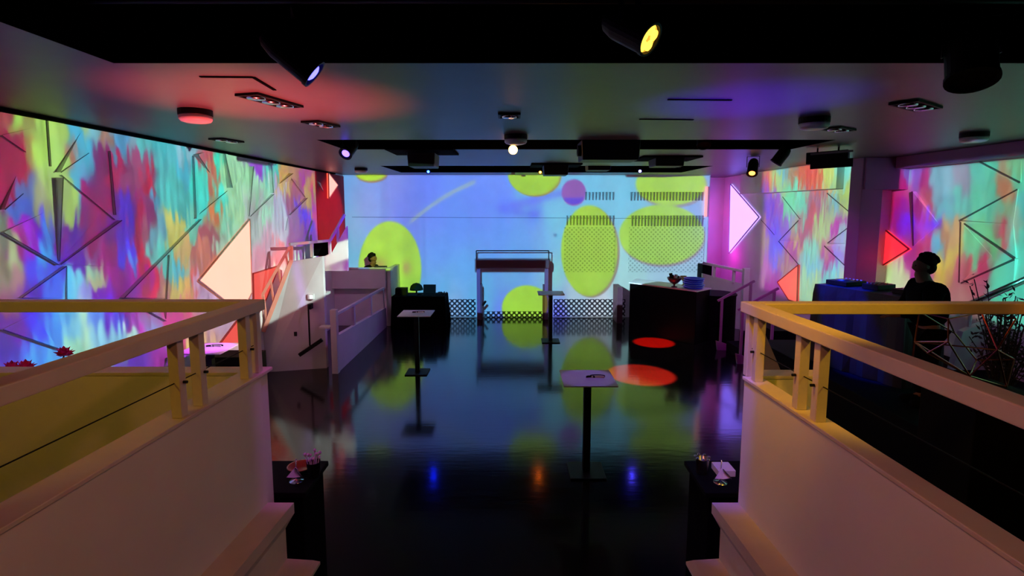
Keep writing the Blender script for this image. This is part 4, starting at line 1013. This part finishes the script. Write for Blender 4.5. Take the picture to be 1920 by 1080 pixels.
LEFT_DABS = [(5,215,(150,75,85)),(25,220,(165,195,110)),(60,215,(152,150,100)),(85,225,(170,195,120)),(110,235,(175,195,125)),(140,232,(95,165,200)),(155,245,(90,160,195)),(165,235,(175,175,120)),(178,245,(130,170,190)),(200,250,(150,120,115)),(225,262,(100,150,190)),(250,270,(130,150,170)),(275,265,(105,170,180)),(300,270,(90,170,185)),(330,280,(100,170,185)),(350,285,(150,180,200)),
(5,280,(130,25,75)),(20,300,(135,25,75)),(45,300,(150,40,80)),(60,285,(150,130,90)),(80,290,(170,195,115)),(110,300,(165,190,125)),(135,290,(160,120,110)),(150,280,(95,160,190)),(165,290,(90,160,190)),(185,290,(110,60,110)),(195,300,(105,35,90)),(215,310,(150,40,90)),(240,320,(130,70,110)),(262,305,(140,80,115)),(280,340,(160,40,75)),(300,330,(100,170,180)),(330,330,(95,170,175)),(345,320,(90,165,190)),(372,330,(85,195,190)),(385,285,(170,90,100)),(395,320,(180,110,90)),(405,300,(80,195,180)),
(5,340,(140,30,80)),(20,340,(130,30,80)),(45,340,(100,110,160)),(35,390,(85,110,185)),(50,380,(85,105,185)),(75,380,(150,150,130)),(95,350,(165,180,130)),(125,370,(165,185,120)),(150,350,(100,165,195)),(165,370,(130,30,100)),(185,360,(120,30,100)),(190,390,(135,30,95)),(215,400,(85,35,120)),(240,395,(80,50,170)),(255,400,(140,30,75)),(275,390,(130,60,110)),(290,370,(95,150,180)),(320,370,(95,170,175)),(345,390,(90,165,170)),(380,380,(85,195,195)),(400,380,(190,120,80)),(410,370,(90,195,190)),(440,350,(165,200,175)),(425,420,(140,185,170)),(440,400,(170,200,170)),
(10,430,(110,120,110)),(30,440,(150,60,140)),(60,440,(130,30,170)),(70,440,(100,60,200)),(90,440,(75,120,190)),(115,440,(110,40,130)),(140,430,(85,45,140)),(170,440,(130,25,100)),(200,440,(100,35,120)),(230,430,(85,50,160)),(255,440,(150,35,85)),(275,440,(140,90,110)),(300,440,(110,150,170)),(325,440,(180,175,120)),(330,425,(190,180,120)),(345,450,(110,180,170)),(370,450,(130,185,175)),(395,440,(150,90,100)),(410,450,(165,180,170)),
(5,480,(130,120,110)),(25,490,(160,165,140)),(30,520,(165,130,140)),(60,460,(150,40,190)),(65,480,(90,90,220)),(85,470,(75,150,215)),(100,500,(80,90,200)),(125,480,(95,40,150)),(150,490,(95,45,160)),(165,470,(130,100,150)),(170,500,(150,180,170)),(180,520,(170,170,150)),(200,480,(130,30,110)),(215,510,(140,30,130)),(240,480,(90,70,200)),(245,500,(100,130,210)),(265,470,(170,40,70)),(270,510,(160,60,90)),(285,490,(120,170,175)),(310,480,(110,180,180)),(330,500,(100,170,190)),(335,460,(190,160,120)),(340,490,(180,150,110)),(350,520,(150,170,160)),(370,470,(170,110,105)),(385,470,(180,120,110)),
(10,555,(140,90,120)),(30,550,(130,90,140)),(60,545,(85,50,170)),(95,540,(80,110,220)),(125,540,(110,180,225)),(140,540,(130,190,220)),(155,550,(150,150,210)),(180,555,(110,45,160)),(205,550,(120,45,160)),(230,550,(125,40,140)),(260,540,(150,40,130)),(285,540,(190,50,80)),(300,545,(150,110,110)),(325,550,(190,170,110)),(345,545,(200,160,110)),(360,530,(190,100,100)),(385,545,(180,150,180)),(400,550,(190,160,190)),
(10,600,(90,40,140)),(30,600,(100,40,160)),(60,590,(70,60,200)),(80,600,(70,90,230)),(110,600,(85,150,235)),(140,600,(140,190,220)),(155,590,(175,205,200)),(180,600,(110,140,220)),(200,590,(110,60,190)),(225,595,(95,90,200)),(250,600,(150,80,170)),(290,600,(150,120,170)),(320,600,(180,70,130)),(345,600,(190,90,120)),
(10,640,(75,60,160)),(40,650,(85,110,210)),(80,650,(80,140,220)),(110,640,(100,160,225)),(140,650,(160,200,190)),(160,640,(180,210,200)),(185,640,(150,190,220)),(215,640,(150,190,220)),(245,630,(190,215,220)),(265,635,(180,90,180)),(290,630,(150,150,200)),(250,670,(90,60,160)),(280,660,(110,60,150)),(100,670,(90,160,220)),(60,670,(85,150,225)),(250,680,(100,60,160)),(300,670,(150,60,150)),(335,680,(210,200,150)),(350,660,(210,180,140)),
(440,300,(165,200,175)),(430,330,(165,200,170)),(460,330,(165,205,175)),(480,310,(150,80,190)),(478,325,(140,80,190)),(475,350,(165,200,180)),(490,340,(165,205,185)),(485,380,(160,160,165)),(510,320,(110,190,185)),(515,310,(100,190,190)),(520,350,(185,170,205)),(520,380,(180,180,205)),(500,400,(160,200,185)),(530,320,(190,150,90)),(532,345,(190,165,110)),(538,330,(170,120,110)),(555,330,(170,130,90)),(545,370,(140,90,120)),(550,350,(150,85,110)),(565,335,(150,50,150)),(578,350,(180,150,90)),(580,370,(180,150,80)),(570,400,(100,60,200)),(575,400,(90,55,205)),(555,410,(140,110,150)),(590,400,(170,60,130)),(595,370,(160,50,110)),(600,350,(190,80,60)),(604,380,(180,60,80)),(500,440,(185,165,185)),(480,430,(175,180,185)),(530,430,(180,185,205)),(560,440,(135,95,140)),(580,440,(110,40,150)),(590,430,(120,50,170)),(490,490,(200,150,170)),(520,490,(200,140,150)),(540,520,(190,215,200))]
def streaky(PX, PY, dabs, seed, sx=9, sy=20, gain=(.87, 1.03, .87)):
    h, w = PX.shape
    n1 = vnoise((h, w), (9, 60), seed)-.5; n2 = vnoise((h, w), (26, 150), seed+1)-.5; n3 = vnoise((h, w), (14, 40), seed+2)-.5; n4 = vnoise((h, w), (12, 260), seed+3)-.5
    col = scatter(PX+sx*(2.0*n1+1.6*n2), PY+sy*(2.0*n3+2.4*n4), dabs)
    col *= (1+.22*n4+.14*n2)[..., None]
    # painters' contrast: push away from the local mean
    m = col.mean(axis=2, keepdims=True); col = m+(col-m)*1.38
    col = 128+(col-128)*1.10-6
    return tolin(col)*np.array(gain)
# left wall
Wd, Hd = 900, 360
sL = (3.0, 12.6); zz = (0.0, 3.85)
Yg, Zg = np.meshgrid(sL[0]+(np.arange(Wd)+.5)/Wd*(sL[1]-sL[0]), zz[0]+(np.arange(Hd)+.5)/Hd*(zz[1]-zz[0]))
PXg, PYg = pix(X=LX, Y=Yg, Z=Zg)
img = streaky(np.clip(PXg, -60, 700), np.clip(PYg, 150, 760), LEFT_DABS, 21)
img *= (1-smooth(12.2, 12.5, Yg))[..., None]
img *= (1-smooth(9.15, 9.3, Yg)*(1-smooth(.80, .90, Zg)))[..., None]
reg2 = smooth(11.4, 11.5, Yg)*(1-smooth(12.15, 12.25, Yg))*smooth(1.5, 1.6, Zg)*(1-smooth(1.98, 2.06, Zg))
img = img*(1-reg2[..., None])+tolin(np.array([200, 222, 205.]))*1.5*reg2[..., None]
reg = smooth(9.35, 9.45, Yg)*(1-smooth(10.35, 10.45, Yg))*(1-smooth(1.75, 1.95, Zg))
pale = tolin(np.array([200, 222, 205.]))*(.75+.5*vnoise(Yg.shape, (6, 40), 5))[..., None]+tolin(np.array([120, 60, 190.]))*np.exp(-((Yg-9.93)/.05)**2)[..., None]
img = img*(1-reg[..., None])+pale*1.2*(reg*smooth(.82, .90, Zg))[..., None]
projector_light('projection_left', (0.86, 7.50, 3.48), 'left', .86-LX, sL, zz, make_image('left_picture', img), False)

# back wall
Wd, Hd = 1000, 386
sB = (-4.5, 5.28)
Xg, Zg = np.meshgrid(sB[0]+(np.arange(Wd)+.5)/Wd*(sB[1]-sB[0]), zz[0]+(np.arange(Hd)+.5)/Hd*(zz[1]-zz[0]))
PXg, PYg = pix(S=None, X=Xg, Y=BY, Z=Zg)
BLUE = [(650,350,(110,165,225)),(660,420,(115,175,215)),(655,480,(110,180,210)),(700,350,(110,150,225)),(690,380,(120,150,215)),(740,350,(120,140,230)),(760,380,(100,130,240)),(800,350,(95,130,250)),(820,400,(95,135,245)),(860,430,(90,140,240)),(880,350,(100,140,250)),(900,380,(100,135,245)),(930,350,(110,145,250)),(950,380,(90,130,250)),(1000,400,(88,122,240)),(985,360,(110,190,225)),(1030,380,(115,190,225)),(1020,440,(110,170,230)),(1040,420,(115,195,220)),(980,450,(95,160,235)),(940,440,(95,150,240)),(830,470,(95,150,240)),(870,500,(95,165,235)),(840,530,(95,170,225)),(900,550,(95,170,215)),(960,510,(100,165,215)),(1040,520,(140,205,200)),(1100,350,(110,190,225)),(1165,360,(115,190,220)),(1170,500,(165,205,205)),(1180,540,(175,205,205)),(1250,510,(165,190,210)),(1310,400,(140,170,220)),(1300,510,(170,195,215)),(1070,565,(185,200,205)),(850,570,(150,170,215)),(800,590,(100,180,215)),(1120,580,(215,205,215)),(960,590,(110,120,240)),(1050,590,(110,100,240))]
h, w = PXg.shape
col = scatter(PXg+8*(vnoise((h, w), (3, 70), 3)-.5), PYg, BLUE, ay=.5, soft=300, power=1.8)
n4 = vnoise((h, w), (2, 120), 9)-.5; col *= (1+.05*n4)[..., None]
def blend(col, mask, c): return col*(1-mask[..., None])+np.array(c, float)*mask[..., None]
nz_ = vnoise((h, w), (18, 44), 31)
sk = np.exp(-(((PYg-375)-(PXg-1000)*-.25)/9)**2)*smooth(940, 970, PXg)*(1-smooth(1055, 1075, PXg)); col = blend(col, .5*sk, (85, 90, 245))
sk = np.exp(-(((PYg-395)-(PXg-975)*.15)/10)**2)*smooth(915, 950, PXg)*(1-smooth(1000, 1030, PXg)); col = blend(col, .45*sk*nz_, (70, 70, 235))
t = (PXg-765)/(893-765); ln_ = 420+(340-420)*t+8*np.sin(t*3.1)*-1; sk = np.exp(-((PYg-ln_)/4.5)**2)*smooth(-.05, .1, t)*(1-smooth(.95, 1.02, t)); col = blend(col, .8*sk, (165, 180, 180))
def ell(col, cx, cy, rx, ry, c=(172, 214, 52), rim=None, rimw=.07, side=(1, 1)):
    d = np.sqrt(((PXg-cx)/rx)**2+((PYg-cy)/ry)**2); px_soft = 1.5/min(rx, ry)
    if rim is not None:
        d2 = np.sqrt(((PXg-cx-side[0])/rx)**2+((PYg-cy-side[1])/ry)**2)
        col = blend(col, 1-smooth(1-px_soft, 1+px_soft, d2), rim)
    m = 1-smooth(1-px_soft*1.5, 1+px_soft*1.5, d)
    inner = np.array(c, float)*(1+.10*(vnoise((h, w), (12, 60), int(cx)) - .5))[..., None]
    return col*(1-m[..., None])+inner*m[..., None]
col = ell(col, 695, 322, 30, 17, (180, 215, 40), (150, 120, 90), side=(2, 4))
col = ell(col, 731, 505, 59, 90, (176, 216, 62))
col = blend(col, .55*np.exp(-((PXg-712)**2+(PYg-497)**2)/160), (200, 120, 90)); col = blend(col, .75*np.exp(-(((PXg-762)/8)**2+((PYg-503)/12)**2)), (195, 130, 95))
col = ell(col, 1001, 325, 49, 41, (172, 208, 52), (160, 140, 70), side=(3, 3))
col = ell(col, 1076, 361, 23, 25, (150, 85, 175)); m = (1-smooth(20, 24, np.sqrt((PXg-1076)**2+(PYg-361)**2)))*smooth(366, 376, PYg); col = blend(col, .8*m, (70, 60, 225))
col = ell(col, 1258, 345, 66, 40, (180, 212, 60), (150, 140, 150), side=(3, 5))
col = ell(col, 1241, 440, 80, 56, (170, 205, 62), (160, 140, 150), side=(2, 5))
col = ell(col, 1105, 470, 53, 85, (170, 204, 55), (150, 125, 110), side=(4, 3))
col = ell(col, 988, 578, 47, 43, (172, 210, 55))
col = blend(col, .7*np.exp(-((PXg-1041)**2+(PYg-441)**2)/14), (60, 100, 150))
for x0, x1, y0, y1, b in ((682, 712, 330, 470, .05), (755, 800, 330, 560, -.04), (1160, 1176, 330, 600, .04)):
    m = smooth(x0-2, x0+2, PXg)*(1-smooth(x1-2, x1+2, PXg))*smooth(y0, y0+4, PYg)*(1-smooth(y1-4, y1, PYg)); col *= (1+b*m)[..., None]
img = tolin(col)*np.array([.74, 1.0, 1.04])
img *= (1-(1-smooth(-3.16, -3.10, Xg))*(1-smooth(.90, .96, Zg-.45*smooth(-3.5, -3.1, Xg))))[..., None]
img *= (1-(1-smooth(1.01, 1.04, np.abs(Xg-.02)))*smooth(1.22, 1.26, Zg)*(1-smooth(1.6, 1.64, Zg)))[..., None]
projector_light('projection_back', (-1.28, 8.68, 3.51), 'back', BY-8.68, sB, zz, make_image('back_picture', img), False)

RIGHT_FAR = [(1415,330,(150,70,190)),(1430,330,(190,70,110)),(1450,325,(200,140,110)),(1465,335,(170,190,140)),(1478,320,(120,180,200)),(1490,330,(150,130,110)),(1510,330,(190,110,90)),(1530,325,(190,90,80)),(1545,340,(190,110,90)),(1560,330,(185,195,130)),(1575,320,(190,195,130)),(1590,320,(130,200,200)),(1600,325,(160,200,190)),(1608,340,(140,140,110)),
(1425,380,(120,70,200)),(1440,390,(110,70,200)),(1455,400,(150,90,180)),(1430,420,(170,110,160)),(1425,440,(170,150,120)),(1450,430,(110,90,210)),(1460,460,(95,100,225)),(1455,490,(110,110,210)),(1480,380,(120,195,165)),(1500,375,(120,195,180)),(1490,400,(130,190,170)),(1475,430,(140,110,190)),(1530,380,(150,110,130)),(1520,410,(160,90,90)),(1505,440,(150,100,110)),(1495,450,(170,150,110)),(1480,470,(150,80,140)),(1540,430,(150,180,120)),(1560,400,(150,170,120)),(1565,385,(120,170,180)),(1590,380,(165,180,110)),(1600,380,(160,185,140)),(1570,420,(150,80,140)),(1580,440,(130,170,170)),(1600,440,(130,100,150)),(1520,470,(120,190,170)),(1525,500,(110,180,190)),(1545,470,(150,120,110)),(1555,490,(140,80,120)),(1570,480,(120,130,190)),(1590,470,(120,140,190)),(1590,500,(160,190,170)),(1600,480,(165,195,170)),(1560,510,(95,185,190)),(1550,530,(110,190,180)),(1580,530,(150,185,150)),(1530,540,(160,190,140)),(1510,540,(150,190,160)),(1440,500,(170,110,170)),(1420,480,(165,140,130)),(1420,520,(165,130,150)),(1450,540,(150,70,140)),(1470,490,(160,130,120)),(1440,560,(120,60,120))]
RIGHT_NEAR = [(1700,320,(140,150,190)),(1690,340,(170,70,120)),(1720,315,(130,100,180)),(1735,330,(150,60,120)),(1755,320,(130,170,190)),(1780,330,(140,170,190)),(1800,330,(140,140,160)),(1830,320,(100,170,165)),(1860,310,(95,175,160)),(1880,310,(140,130,110)),(1905,300,(120,170,140)),(1915,330,(95,170,150)),
(1670,380,(160,50,90)),(1665,400,(140,40,80)),(1690,400,(130,50,140)),(1700,420,(100,50,200)),(1720,400,(130,40,110)),(1735,420,(150,80,200)),(1750,420,(110,80,210)),(1745,380,(160,90,110)),(1770,370,(120,160,180)),(1770,400,(110,165,180)),(1800,380,(105,165,165)),(1830,380,(100,170,155)),(1860,370,(100,165,150)),(1885,360,(150,110,90)),(1890,390,(120,140,120)),(1915,380,(95,165,165)),
(1700,450,(110,50,130)),(1730,470,(150,60,110)),(1740,450,(160,80,120)),(1755,470,(95,160,190)),(1770,450,(160,130,110)),(1785,440,(180,150,120)),(1790,470,(180,160,110)),(1830,450,(110,170,140)),(1860,450,(105,170,130)),(1880,440,(150,80,90)),(1900,420,(130,150,140)),(1915,450,(95,175,165)),
(1720,500,(120,50,120)),(1730,520,(150,80,140)),(1670,520,(170,190,150)),(1690,530,(180,195,160)),(1660,540,(175,190,150)),(1765,500,(180,160,90)),(1780,500,(185,165,100)),(1790,520,(160,90,110)),(1820,490,(110,165,140)),(1820,510,(150,80,90)),(1850,480,(120,120,110)),(1845,500,(150,60,90)),(1870,520,(100,170,150)),(1900,500,(95,175,165)),(1890,540,(95,180,165)),(1790,550,(150,110,110))]
for nm, X, rng, dabs, loc, gain in (('far', RXF, (9.8, 13.3), RIGHT_FAR, (3.0, 9.6, 3.62), 1.0), ('near', RXN, (4.0, 9.75), RIGHT_NEAR, (3.3, 1.9, 3.84), 1.0)):
    Wd, Hd = 640, 340
    Yg, Zg = np.meshgrid(rng[0]+(np.arange(Wd)+.5)/Wd*(rng[1]-rng[0]), zz[0]+(np.arange(Hd)+.5)/Hd*(zz[1]-zz[0]))
    PXg, PYg = pix(X=X, Y=Yg, Z=Zg)
    img = streaky(np.clip(PXg, 1380, 1990), np.clip(PYg, 270, 620), dabs, 77 if nm == 'far' else 99, 7, 16, (.87, 1.02, .9) if nm == 'far' else (.92, 1.08, .94))
    img *= smooth(.9, 1.1, Zg)[..., None]
    if nm == 'near': img *= ((1-smooth(3.6, 3.7, Zg))*smooth(1.3, 1.42, Zg+.5*smooth(8.2, 8.8, Yg)))[..., None]
    else: img *= (1-smooth(12.9, 13.25, Yg))[..., None]
    projector_light('projection_right_'+nm, loc, 'right', X-loc[0], rng, zz, make_image('right_picture_'+nm, img), False, gain)

# ================================================================== lamps and added fills
spot('amber_spot', (-2.9, 1.0, 3.7), (-2.9, 3.4, 1.6), (255, 200, 24), 43, 80, .7, .06)
spot('amber_spot', p2+Vector((.1, -.05, -.05)), (2.2, 3.4, 2.0), (255, 172, 24), 90, 62, .7, .06)
spot('amber_spot', (2.7, 1.3, 3.7), (1.9, 3.4, 1.7), (255, 200, 24), 62, 44, .6, .06)
spot('pink_fill', (-.9, 1.2, 4.2), (1.6, 2.6, 1.4), (255, 150, 112), 92, 60, .8, .1)  # added fill, no fixture, for pink bounced onto the right parapet
spot('pink_fill', (.9, 1.2, 4.2), (-1.7, 2.6, 1.4), (255, 155, 100), 72, 60, .8, .1)  # added fill, no fixture, for pink bounced onto the left parapet
spot('red_pool', (2.75, 8.1, 3.75), (2.33, 9.3, 0), (255, 46, 28), 50000, 18, .25, .03)
spot('red_pool', (3.1, 10.9, 3.75), (3.16, 11.62, 0), (255, 20, 8), 52000, 14, .25, .03)
spot('coral_uplight', (-2.0, 4.5, .35), (-2.0, 4.5, 3.85), (255, 80, 78), 2300, 42, 1.0, .08)
spot('violet_uplight', (2.0, 4.7, 1.0), (2.0, 4.6, 3.85), (80, 14, 255), 760, 40, 1.0, .08)
point('magenta_lamp', (5.75, 14.7, 1.7), (190, 2, 150), 13, .1)
point('red_alcove_lamp', (5.42, 15.0, 2.9), (255, 10, 60), 6, .08)
spot('red_corner_spot', (-.9, 12.9, 3.6), (-4.5, 13.25, 2.7), (255, 60, 70), 420, 34, .5, .08)
point('coral_fill', (-4.1, 10.35, 1.9), (255, 70, 50), 5, .06)  # point light added without a lamp for the coral stair glow
point('red_column_fill', (6.42, 9.1, 2.1), (255, 24, 40), 1.5, .05)  # added point light boosting the red lantern's spill on the column
spot('amber_spot', (3.0, 1.2, 3.7), (3.95, 4.2, 1.8), (255, 150, 50), 60, 24, .6, .05)  # extra spot with no fixture, added to brighten the copper wire
spot('plum_fill', (4.6, 4.4, 3.8), (6.4, 7.5, .9), (170, 60, 180), 60, 38, .6, .06)  # unseen spot added to turn the near right stair side purple
spot('pale_fill', (5.2, 11.4, 3.8), (5.35, 13.2, .95), (235, 205, 235), 110, 30, .6, .06)  # unseen spot added to lift the alcove balustrade
spot('mauve_fill', (-3.7, 10.7, 3.8), (-3.95, 13.2, 1.15), (235, 165, 215), 95, 34, .6, .06)  # unseen spot added to lift the balcony front
spot('pink_stair_fill', (-.6, 7.7, 3.8), (-3.6, 10.8, .7), (200, 84, 180), 130, 42, .7, .08)  # added spot with no fixture, tints the stair wall pink
spot('violet_ramp_fill', (-.2, 9.9, 3.8), (-3.2, 11.0, .4), (110, 70, 255), 110, 50, .7, .08)  # added spot with no fixture, tints the ramp wall violet
spot('plum_fill', (3.4, 7.9, 3.8), (5.6, 10.6, 1.2), (180, 30, 190), 340, 62, .8, .08)  # added spot with no fixture, tints the column and steps purple
spot('blue_booth_spot', tuple(p5), (4.78, 7.6, 1.75), (10, 40, 255), 2600, 22, .5, .04)
spot('blue_counter_spot', (1.0, 2.9, 3.7), (1.5, 3.8, .95), (20, 40, 255), 140, 22, .6, .04)
spot('pink_counter_spot', (-1.0, 2.9, 3.7), (-1.55, 3.8, .95), (230, 70, 255), 40, 22, .6, .04)
point('warm_bulb_lamp', at_y(962, 281, 7.7)+Vector((0, -.1, -.1)), (255, 170, 80), 6, .06)
spot('purple_table_spot', p3+(Vector((T4[0], T4[1], 1.1))-p3).normalized()*.1, (T4[0], T4[1], 1.1), (190, 50, 255), 900, 12, .4, .03)
spot('white_table_fill', (-1.5, 8.4, 3.8), (T2[0], T2[1], 1.1), (255, 235, 250), 120, 13, .3, .03)  # unseen spot added to brighten the table top
spot('violet_table_fill', (1.2, 6.8, 3.8), (T1[0], T1[1], 1.1), (150, 90, 255), 90, 13, .3, .03)  # unseen spot added to tint the nearest table top violet

# ================================================================== world, camera, colour
w = bpy.data.worlds.new('world'); bpy.context.scene.world = w; w.use_nodes = True
w.node_tree.nodes['Background'].inputs['Color'].default_value = (.10, .06, .12, 1); w.node_tree.nodes['Background'].inputs['Strength'].default_value = 0.02
cam = bpy.data.cameras.new('camera'); co = bpy.data.objects.new('camera', cam); C.objects.link(co)
cam.sensor_width = 36; cam.lens = 36*F/1920; cam.shift_y = -(540-PPY)/1920; cam.clip_start = .05
co.location = (0, 0, EYE); co.rotation_euler = (PI/2-PITCH, 0, 0)
sc = bpy.context.scene; sc.camera = co
sc.view_settings.view_transform = 'Standard'; sc.view_settings.look = 'None'; sc.view_settings.exposure = 0; sc.view_settings.gamma = 1; sc.view_settings.use_curve_mapping = False
sc.cycles.use_denoising = True; sc.cycles.max_bounces = 8; sc.cycles.diffuse_bounces = 4; sc.cycles.glossy_bounces = 4; sc.cycles.sample_clamp_indirect = 6
for o in list(bpy.data.objects):
    if '_pv' in o: del o['_pv']
